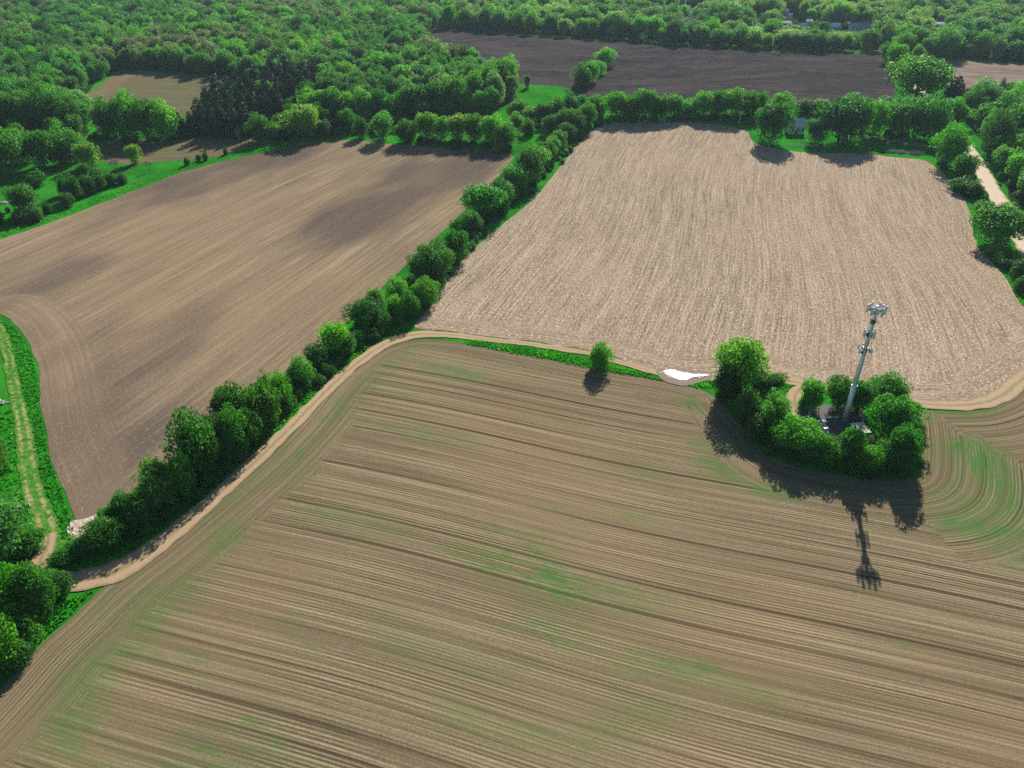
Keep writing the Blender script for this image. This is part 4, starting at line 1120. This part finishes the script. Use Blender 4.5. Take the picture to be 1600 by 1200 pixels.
gr = link(bpy.data.objects.new("tall_grass", quads_mesh("tall_grass", np.concatenate(Q), blade_material(), np.concatenate(VV))))
tag(gr, "tall bright green grass on the verges and field strips", "grass", None, 'stuff')

# ------------------------------------------------------------------ cell tower
M_STEEL = plain("galvanised_steel", (0.93, 0.96, 0.98), 0.4, 0.15, 0.5, 0.04, 2.0)
M_DARKSTEEL = plain("dark_bracket_steel", (0.11, 0.12, 0.13), 0.6, 0.3, 0.4)
M_PANEL = plain("antenna_white", (0.66, 0.70, 0.72), 0.4, 0, 0.5, 0.06)
M_RADIO = plain("radio_grey", (0.40, 0.44, 0.46), 0.5, 0, 0.5, 0.1)
M_CABLE = plain("black_cable", (0.03, 0.03, 0.035), 0.6)
M_WHITE = plain("white_paint", (0.80, 0.80, 0.80), 0.5, 0, 0.4, 0.05)
M_CONC = plain("pale_concrete", (0.62, 0.55, 0.50), 0.9, 0, 0.2, 0.14, 1.2)

TB = gp(1319, 658)
def tower_height():
    x = (1367 - 800.0) / FPX; y = (477 - 600.0) / FPX
    d = np.array([x, math.cos(PITCH) - y * math.sin(PITCH), -(math.sin(PITCH) + y * math.cos(PITCH))])
    t = (d[:2] @ TB) / (d[:2] @ d[:2])
    return CAM_H + t * d[2] - gz(TB)
TH = tower_height()
TW = empty("cell_tower", (TB[0], TB[1], gz(TB)), 0.25)
tag(TW, "tall grey steel mast with four tiers of antennas rising from the tree grove", "cell tower")
m = MB()
r_at = lambda z: 0.74 - 0.34 * z / TH
for a, b in ((0, 0.33), (0.33, 0.66), (0.66, 1.0)):
    m.tube((0, 0, TH * a), (0, 0, TH * b), r_at(TH * a), r_at(TH * b), 18, True)
m.build("pole", M_STEEL, TW, True)
m = MB()
for a in (0.33, 0.66): m.tube((0, 0, TH * a - 0.12), (0, 0, TH * a + 0.12), r_at(TH * a) + 0.14, None, 18)
m.tube((0, 0, 0), (0, 0, 0.10), 0.95, None, 18); m.build("flange", M_STEEL, TW)
m = MB()
for k in range(int(TH / 0.45)):
    z = 1.5 + k * 0.45
    if z < TH: m.tube((r_at(z), 0, z), (r_at(z) + 0.22, 0, z), 0.02, None, 4)
m.build("climbing_pegs", M_DARKSTEEL, TW)
m = MB()
for s in (-0.12, 0.0, 0.12):
    m.tube((s, -r_at(0) - 0.05, 0.3), (s, -r_at(TH * 0.97) - 0.05, TH * 0.97), 0.045, None, 6)
m.build("cable_run", M_RADIO, TW)
m = MB(); m.box((0, 0, -0.15), (2.6, 2.6, 0.5)); m.build("footing", M_CONC, TW)

def antenna(parent, x, y, z, ang, h, w, mat=None):
    m = MB(); m.tube((x, y, z - h / 2 - 0.35), (x, y, z + h / 2 + 0.35), 0.05, None, 6)
    ox, oy = math.cos(ang), math.sin(ang)
    cx, cy = x + ox * 0.24, y + oy * 0.24
    m.tube((x, y, z + h * 0.3), (cx, cy, z + h * 0.3), 0.035, None, 5); m.tube((x, y, z - h * 0.3), (cx, cy, z - h * 0.3), 0.035, None, 5)
    m.box((cx, cy, z), (0.19, w, h), ang)
    m.box((cx - ox * 0.12, cy - oy * 0.12, z - h * 0.1), (0.08, w * 0.6, h * 0.5), ang)
    m.build("panel_antenna", mat or M_PANEL, parent)
def radio(parent, x, y, z, ang, s=(0.24, 0.40, 0.62)):
    m = MB(); m.box((x, y, z), s, ang); m.box((x + math.cos(ang) * 0.15, y + math.sin(ang) * 0.15, z), (0.06, s[1] * 0.8, s[2] * 0.9), ang)
    m.build("radio_unit", M_RADIO, parent)
def sector_platform(z, R0, face, n_ant, h, w, radios, a0, sectors=3):
    m = MB()
    for s in range(sectors):
        a = a0 + s * 2 * math.pi / sectors
        ox, oy = math.cos(a), math.sin(a); tx, ty = -oy, ox
        c = (ox * R0, oy * R0)
        for dz in (-0.55, 0.55):
            m.tube((c[0] - tx * face / 2, c[1] - ty * face / 2, z + dz), (c[0] + tx * face / 2, c[1] + ty * face / 2, z + dz), 0.05, None, 6)
        for sd in (-1, 1):
            m.tube((0, 0, z), (c[0] + tx * sd * face * 0.3, c[1] + ty * sd * face * 0.3, z - 0.5), 0.07, None, 6)
            m.tube((0, 0, z - 0.8), (c[0] + tx * sd * face * 0.3, c[1] + ty * sd * face * 0.3, z - 0.5), 0.05, None, 6)
        m.box((c[0] * 0.62, c[1] * 0.62, z - 0.62), (R0 * 0.75, face * 0.45, 0.05), a)
    m.tube((0, 0, z - 0.9), (0, 0, z + 0.3), r_at(z) + 0.12, None, 14)
    arr = m.build("antenna_array", M_DARKSTEEL, TW)
    for s in range(sectors):
        a = a0 + s * 2 * math.pi / sectors
        ox, oy = math.cos(a), math.sin(a); tx, ty = -oy, ox
        for k in range(n_ant):
            o_ = (k - (n_ant - 1) / 2) * face / max(1, n_ant - 1) if n_ant > 1 else 0
            antenna(arr, ox * R0 + tx * o_, oy * R0 + ty * o_, z, a, h * (1.0 if k % 2 == 0 else 0.85), w)
        for k in range(radios):
            o_ = (k - (radios - 1) / 2) * face / (radios + 0.3)
            radio(arr, ox * (R0 - 0.42) + tx * o_, oy * (R0 - 0.42) + ty * o_, z + (0.15 if k % 2 else -0.2), a)
    return arr
sector_platform(TH - 0.9, 1.5, 2.3, 3, 2.3, 0.60, 2, R(-120))
sector_platform(TH * 0.885, 0.55, 0.6, 1, 1.5, 0.30, 0, R(-60))
sector_platform(TH * 0.78, 0.95, 1.4, 3, 2.3, 0.32, 1, R(-90))
sector_platform(TH * 0.645, 1.5, 1.2, 2, 1.5, 0.34, 2, R(-150))

# ------------------------------------------------------------------ compound
def at(u, v, z=0.0):
    p = gp(u, v); return (p[0], p[1], gz(p) + z)
sh = empty("equipment_shelter", at(1341, 682, 0.1), 0.12); tag(sh, "small equipment shelter with pale flat roof among the grove's trees", "shelter")
m = MB(); m.box((0, 0, 1.3), (3.4, 4.2, 2.6)); m.build("walls", plain("shelter_aggregate", (0.42, 0.38, 0.34), 0.9, vary=0.2, scale=6), sh)
m = MB(); m.box((0, 0, 2.68), (3.7, 4.5, 0.16)); m.build("roof", M_CONC, sh)
m = MB(); m.box((-0.4, -2.13, 1.05), (0.95, 0.06, 2.05)); d_ = m.build("door", M_RADIO, sh)
m = MB(); m.box((-0.05, -2.19, 1.05), (0.05, 0.06, 0.14)); m.build("handle", M_DARKSTEEL, d_)
m = MB(); m.box((1.78, 0.8, 1.5), (0.16, 0.8, 1.1)); m.build("air_conditioner", M_PANEL, sh)
def cabinet(u, v, s, label):
    t = empty("equipment_cabinet", at(u, v, 0.2), 0.15); tag(t, label, "cabinet", "equipment cabinets in the tower compound")
    m = MB(); m.box((0, 0, s[2] / 2 + 0.12), s); m.box((0, 0, s[2] + 0.16), (s[0] + 0.12, s[1] + 0.12, 0.08)); m.build("body", M_WHITE, t)
    m = MB(); m.box((0, -s[1] / 2 - 0.025, s[2] / 2 + 0.12), (s[0] * 0.84, 0.05, s[2] * 0.86)); m.build("door", M_WHITE, t)
    m = MB(); m.box((0, 0, 0.06), (s[0] + 0.4, s[1] + 0.4, 0.12)); m.build("plinth", M_CONC, t)
cabinet(1285, 668, (0.95, 0.8, 1.8), "taller white equipment cabinet in the tower compound")
cabinet(1288, 675, (1.4, 0.8, 1.0), "low wide white equipment cabinet just in front of the taller one")
ib = empty("cable_bridge", at(1296, 664, 0.2), 0.12); tag(ib, "pale horizontal cable bridge running from the mast towards the white cabinets", "cable bridge")
m = MB()
for k in range(9): m.box((-1.6 + 0.4 * k, 0, 2.4), (0.06, 0.5, 0.05))
m.tube((-1.8, -0.25, 2.4), (1.8, -0.25, 2.4), 0.045, None, 6); m.tube((-1.8, 0.25, 2.4), (1.8, 0.25, 2.4), 0.045, None, 6); m.build("tray", M_PANEL, ib)
for x in (-1.5, 1.5):
    m = MB(); m.tube((x, 0, 0), (x, 0, 2.4), 0.05, None, 6); m.box((x, 0, 2.34), (0.08, 0.6, 0.08)); m.build("post", M_STEEL, ib)
pl = empty("light_pole", at(1268, 672, 0.0), 0); tag(pl, "thin pale pole at the left side of the tower compound", "pole")
m = MB(); m.tube((0, 0, 0), (0, 0, 5.4), 0.07, 0.05, 8); m.build("shaft", M_PALEWOOD, pl)
m = MB(); m.box((0, -0.14, 3.2), (0.4, 0.2, 0.6)); m.build("meter_box", M_RADIO, pl)
fe = empty("compound_fence", at(1300, 668, 0.1), 0); tag(fe, "grey wire mesh fence around the tower compound", "fence")
fo = Vector(fe.location)
corners = [Vector(at(*q)) for q in ((1262, 650), (1296, 640), (1340, 644), (1347, 664))] + [Vector(at(1344, 690)), Vector(at(1300, 694)), Vector(at(1266, 684))]
mw_ = MB()
for k in range(len(corners)):
    a, b = corners[k] - fo, corners[(k + 1) % len(corners)] - fo
    n_ = max(1, int((b - a).length / 3.0))
    for j in range(n_):
        p = a.lerp(b, j / n_)
        mp_ = MB(); mp_.tube(p, p + Vector((0, 0, 2.2)), 0.04, None, 6); mp_.build("post", M_STEEL, fe)
    for z in (0.1, 0.6, 1.1, 1.6, 2.1): mw_.tube(a + Vector((0, 0, z)), b + Vector((0, 0, z)), 0.012, None, 3, False)
    for j in range(int((b - a).length / 0.5)):
        p = a.lerp(b, j * 0.5 / (b - a).length); mw_.tube(p + Vector((0, 0, 0.1)), p + Vector((0, 0, 2.1)), 0.008, None, 3, False)
mw_.build("wire_mesh", M_STEEL, fe)

# ------------------------------------------------------------------ houses
M_ROOFW = plain("white_metal_roof", (0.72, 0.75, 0.78), 0.35, 0.2, 0.5, 0.05)
M_ROOFB = plain("blue_grey_roof", (0.30, 0.36, 0.42), 0.6, 0, 0.3, 0.12)
M_WALL = plain("white_siding", (0.68, 0.70, 0.72), 0.7, 0, 0.3, 0.06)
M_GLASS = plain("dark_window_glass", (0.03, 0.04, 0.05), 0.15, 0, 0.5)
M_TAN = plain("tan_siding", (0.45, 0.38, 0.30), 0.8, 0, 0.3, 0.1)
def house(name, loc, L, D, hw, hr, rz, roof, wall, label, cat="house", n_win=3, chimney=False, door=True):
    t = empty(name, loc, rz); tag(t, label, cat)
    m = MB(); m.box((0, 0, hw / 2 - 0.3), (L, D, hw + 0.6))
    for s in (-1, 1):
        m.prism([(s * (L / 2 - 0.1), -D / 2 + 0.05, hw), (s * (L / 2 - 0.1), D / 2 - 0.05, hw), (s * (L / 2 - 0.1), 0, hw + hr - 0.12)], (-s * 0.15, 0, 0))
    m.build("walls", wall, t)
    m = MB(); ov = 0.45
    for s in (-1, 1):
        y0, z0 = s * (D / 2 + ov), hw - hr * ov / (D / 2)
        m.prism([(-L / 2 - ov, y0, z0), (-L / 2 - ov, 0, hw + hr), (-L / 2 - ov, 0, hw + hr + 0.16), (-L / 2 - ov, y0, z0 + 0.16)], (L + 2 * ov, 0, 0))
    rf = m.build("roof", roof, t)
    if chimney:
        m = MB(); m.box((-L * 0.28, 0.3, hw + hr + 0.35), (0.6, 0.6, 1.6)); m.build("chimney", M_DARKSTEEL, rf)
    for k in range(n_win):
        x = -L / 2 + L * (k + 0.5) / n_win + (0.25 if door else 0)
        m = MB()
        for dx in (-0.6, 0.6): m.box((x + dx, -D / 2 - 0.04, hw * 0.56), (0.10, 0.09, 1.4))
        for dz in (-0.65, 0.65): m.box((x, -D / 2 - 0.04, hw * 0.56 + dz), (1.1, 0.08, 0.10))
        wd = m.build("window", M_WALL, t)
        m = MB(); m.box((x, -D / 2 - 0.02, hw * 0.56), (1.1, 0.05, 1.2)); m.build("pane", M_GLASS, wd)
    if door:
        m = MB(); m.box((-L * 0.08, -D / 2 - 0.03, 1.0), (0.95, 0.07, 2.0)); m.build("door", M_DARKSTEEL, t)
    return t
house("farmhouse", at(1241, 207), 8.5, 8.0, 4.6, 3.2, 0.05, M_ROOFW, M_WALL, "white two storey farmhouse with bright metal roof between two massive trees", chimney=True)
house("long_barn", at(1346, 48), 24, 9, 3.4, 3.6, -0.06, M_ROOFB, M_WALL, "long low barn with blue-grey roof beyond the dark field", "barn", 6)
house("small_house", at(1304, 45), 10, 8, 2.6, 2.8, 0.1, M_ROOFW, M_WALL, "small pale house with rounded looking roof left of the long barn", n_win=2)
for u, v, L, D, hw, hr, wl, lab in ((1255, 43, 5, 5, 2.6, 1.4, M_WALL, "small white shed among the far trees left of the pale house"), (1264, 38, 6, 6, 3.2, 1.6, M_WALL, "white cottage peeping out behind the small white shed in the trees"),
        (1228, 40, 8, 6, 2.8, 1.6, M_TAN, "tan walled house with pale roof at the left of the far hamlet"), (1227, 24, 4.5, 5, 5, 1.6, M_WALL, "narrow white house highest up in the far hamlet"), (1234, 29, 4.5, 4, 4, 1.4, M_WALL, "narrow white house just below the highest one in the hamlet"),
        (1467, 44, 10, 7, 4.0, 1.6, M_WALL, "white roofed house alone in the far wood on the right"), (1079, 23, 6, 5, 4.5, 1.6, M_WALL, "white gabled house in the far wood above the dark field's middle"), (1188, 38, 7, 5, 4.2, 1.6, M_WALL, "white roofed house in the far wood left of the hamlet")):
    house("far_house", at(u, v), L, D, hw, hr, random.uniform(-0.3, 0.3), M_ROOFW, wl, lab, n_win=2, door=False)

# ------------------------------------------------------------------ farmyard odds and ends
rf = empty("rail_fence", at(1252, 229), 0); tag(rf, "white rail fence in front of the farmhouse trees at the stubble field", "fence")
a, b = Vector(at(1228, 228)) - Vector(rf.location), Vector(at(1278, 230)) - Vector(rf.location)
for k in range(9):
    p = a.lerp(b, k / 8); m = MB(); m.box(p + Vector((0, 0, 0.6)), (0.16, 0.16, 1.3)); m.build("post", M_WHITE, rf)
for z in (0.55, 1.05):
    m = MB(); m.tube(a + Vector((0, -0.12, z)), b + Vector((0, -0.12, z)), 0.06, None, 4); m.build("rail", M_WHITE, rf)
mk = empty("marker_post", at(1155, 194), 0); tag(mk, "white marker post standing in the shade of the far hedge", "post")
m = MB(); m.tube((0, 0, 0), (0, 0, 2.0), 0.22, 0.22, 8); m.build("lower_tube", M_PANEL, mk)
m = MB(); m.tube((0, 0, 2.7), (0, 0, 5.0), 0.22, 0.18, 8); m.build("upper_tube", M_WHITE, mk)
m = MB(); m.tube((0, 0, 2.0), (0, 0, 2.7), 0.12, 0.12, 8); m.build("neck", M_DARKSTEEL, mk)

def tyre(u, v, label):
    t = bmesh.new()
    o = bpy.data.objects.new("tractor_tyre", bpy.data.meshes.new("tractor_tyre"))
    R1, r1, nU, nV = 0.62, 0.26, 18, 8
    vs = [[t.verts.new((math.cos(2 * math.pi * i / nU) * (R1 + r1 * math.cos(2 * math.pi * j / nV)), math.sin(2 * math.pi * i / nU) * (R1 + r1 * math.cos(2 * math.pi * j / nV)), r1 * 1.3 * math.sin(2 * math.pi * j / nV))) for j in range(nV)] for i in range(nU)]
    for i in range(nU):
        for j in range(nV): t.faces.new((vs[i][j], vs[(i + 1) % nU][j], vs[(i + 1) % nU][(j + 1) % nV], vs[i][(j + 1) % nV]))
    t.to_mesh(o.data); t.free(); o.data.materials.append(M_CABLE)
    o.location = at(u, v, 0.4); link(o); return tag(o, label, "tyre", "dark tyres along the farmyard edge")
for (u, v), lab in zip([(1363, 235), (1371, 236.5), (1378, 237.5), (1382.5, 238)], ["first dark tyre from the left on the stubble field's farmyard edge", "second dark tyre from the left on the farmyard edge", "third dark tyre from the left on the farmyard edge", "rightmost dark tyre of the row on the farmyard edge"]): tyre(u, v, lab)

def crate(u, v, s, label):
    t = empty("storage_box", at(u, v), random.uniform(0, 1)); tag(t, label, "box")
    m = MB(); m.box((0, 0, s[2] / 2), s); m.build("body", M_WHITE, t)
    m = MB(); m.box((0, 0, s[2] + 0.05), (s[0] + 0.15, s[1] + 0.15, 0.1)); m.build("lid", M_WHITE, t)
crate(1387, 224, (1.1, 0.9, 0.9), "small white box on the shaded farmyard behind the brush heap"); crate(1415, 226, (1.5, 0.9, 0.8), "white box on the shaded farmyard right of the smaller one"); crate(1354, 217, (1.6, 1.0, 0.9), "white box at the left end of the shaded farmyard")

def brush(u, v, w, h, seed, label, nm="brush_heap"):
    rg = random.Random(seed); m = MB()
    for k in range(170):
        a = rg.uniform(0, 6.28); r = math.sqrt(rg.random()) * w / 2
        p = Vector((math.cos(a) * r, math.sin(a) * r * 0.7, rg.uniform(0, 1) * h * (1 - (2 * r / w) ** 2)))
        d = Vector((rg.gauss(0, 1), rg.gauss(0, 1), rg.gauss(0, 0.45))).normalized() * rg.uniform(0.5, 1.5)
        m.tube(p - d, p + d, rg.uniform(0.03, 0.10), 0.02, 4)
    o = m.build(nm, M_PALEWOOD); o.location = at(u, v, 0.1); return tag(o, label, "brush heap", "pale brush heaps on the farmyard edge")
brush(1430, 240, 9, 2.0, 1, "largest pale brush heap, at the right on the farmyard edge"); brush(1408, 239, 5, 1.6, 2, "pale brush heap in the middle of the farmyard edge"); brush(1393, 238, 4, 1.4, 3, "leftmost small pale brush heap next to the tyres")

# fallen log beside the rutted track
lg = empty("fallen_log", at(34, 797), 0.0); tag(lg, "pale fallen log with broken branch stubs on the grass beside the rutted track", "log")
A, B = Vector(at(20, 798)) - Vector(lg.location), Vector(at(47, 790)) - Vector(lg.location)
m = MB(); up_ = Vector((0, 0, 0.32)); mid_ = A.lerp(B, 0.55)
m.tube(A + up_, mid_ + up_ + Vector((0, 0.1, 0.05)), 0.30, 0.33, 10); m.tube(mid_ + up_ + Vector((0.1, 0.15, 0.05)), B + up_, 0.36, 0.38, 10); m.build("stem", M_PALEWOOD, lg)
s_ = A.lerp(B, 0.28) + up_
m = MB(); m.tube(s_, s_ + Vector((-0.35, 1.3, 0.5)), 0.12, 0.08, 7); m.tube(s_ + Vector((-0.2, 0.8, 0.3)), s_ + Vector((-0.9, 1.5, 0.6)), 0.07, 0.04, 6); m.tube(s_ + Vector((-0.25, 1.0, 0.35)), s_ + Vector((0.4, 1.4, 0.5)), 0.06, 0.03, 6); m.build("branch", M_PALEWOOD, lg)
s_ = A.lerp(B, 0.62) + up_
m = MB(); m.tube(s_, s_ + Vector((0.2, -0.7, 0.2)), 0.16, 0.10, 7); m.tube(s_ + Vector((0.1, -0.5, 0.1)), s_ + Vector((0.7, -0.9, -0.1)), 0.07, 0.04, 6); m.build("stub", M_PALEWOOD, lg)

def rocks(u, v, seed, label):
    rg = random.Random(seed); m = MB()
    for k in range(9):
        p = Vector((rg.gauss(0, 1.1), rg.gauss(0, 0.7), 0.2)); s = rg.uniform(0.3, 0.7)
        m.tube(p - Vector((s, 0, 0.1)), p + Vector((s, rg.uniform(-.3, .3), 0.15)), s * 0.8, s * 0.5, 7)
    o = m.build("rock_pile", M_CONC); o.location = at(u, v); return tag(o, label, "rock pile", "pale rock piles at the left edge")
rocks(4, 318, 1, "pale rock pile on the meadow at the left edge above the brown field"); rocks(2, 628, 2, "pale rock pile on the grass at the left edge beside the rutted track")

# ------------------------------------------------------------------ air
m = MB(); m.box((0, 600, 80), (3600, 2200, 172))
hz = m.build("haze", None)
tag(hz, kind='stuff')
hm = bpy.data.materials.new("haze_air"); hm.use_nodes = True
t_ = hm.node_tree; t_.nodes.remove(t_.nodes["Principled BSDF"])
pv = t_.nodes.new("ShaderNodeVolumePrincipled")
pv.inputs["Color"].default_value = (0.62, 0.84, 1.0, 1)
pv.inputs["Density"].default_value = 0.00006
pv.inputs["Anisotropy"].default_value = 0.2
t_.links.new(pv.outputs[0], t_.nodes["Material Output"].inputs["Volume"])
hz.data.materials.append(hm)
if any(len(t['label'].split()) > 16 for t in TREES if 'label' in t.keys()):
    print("LONG", [t['label'] for t in TREES if len(t['label'].split()) > 16])
print("trees", len(TREES), "mass", len(mass))
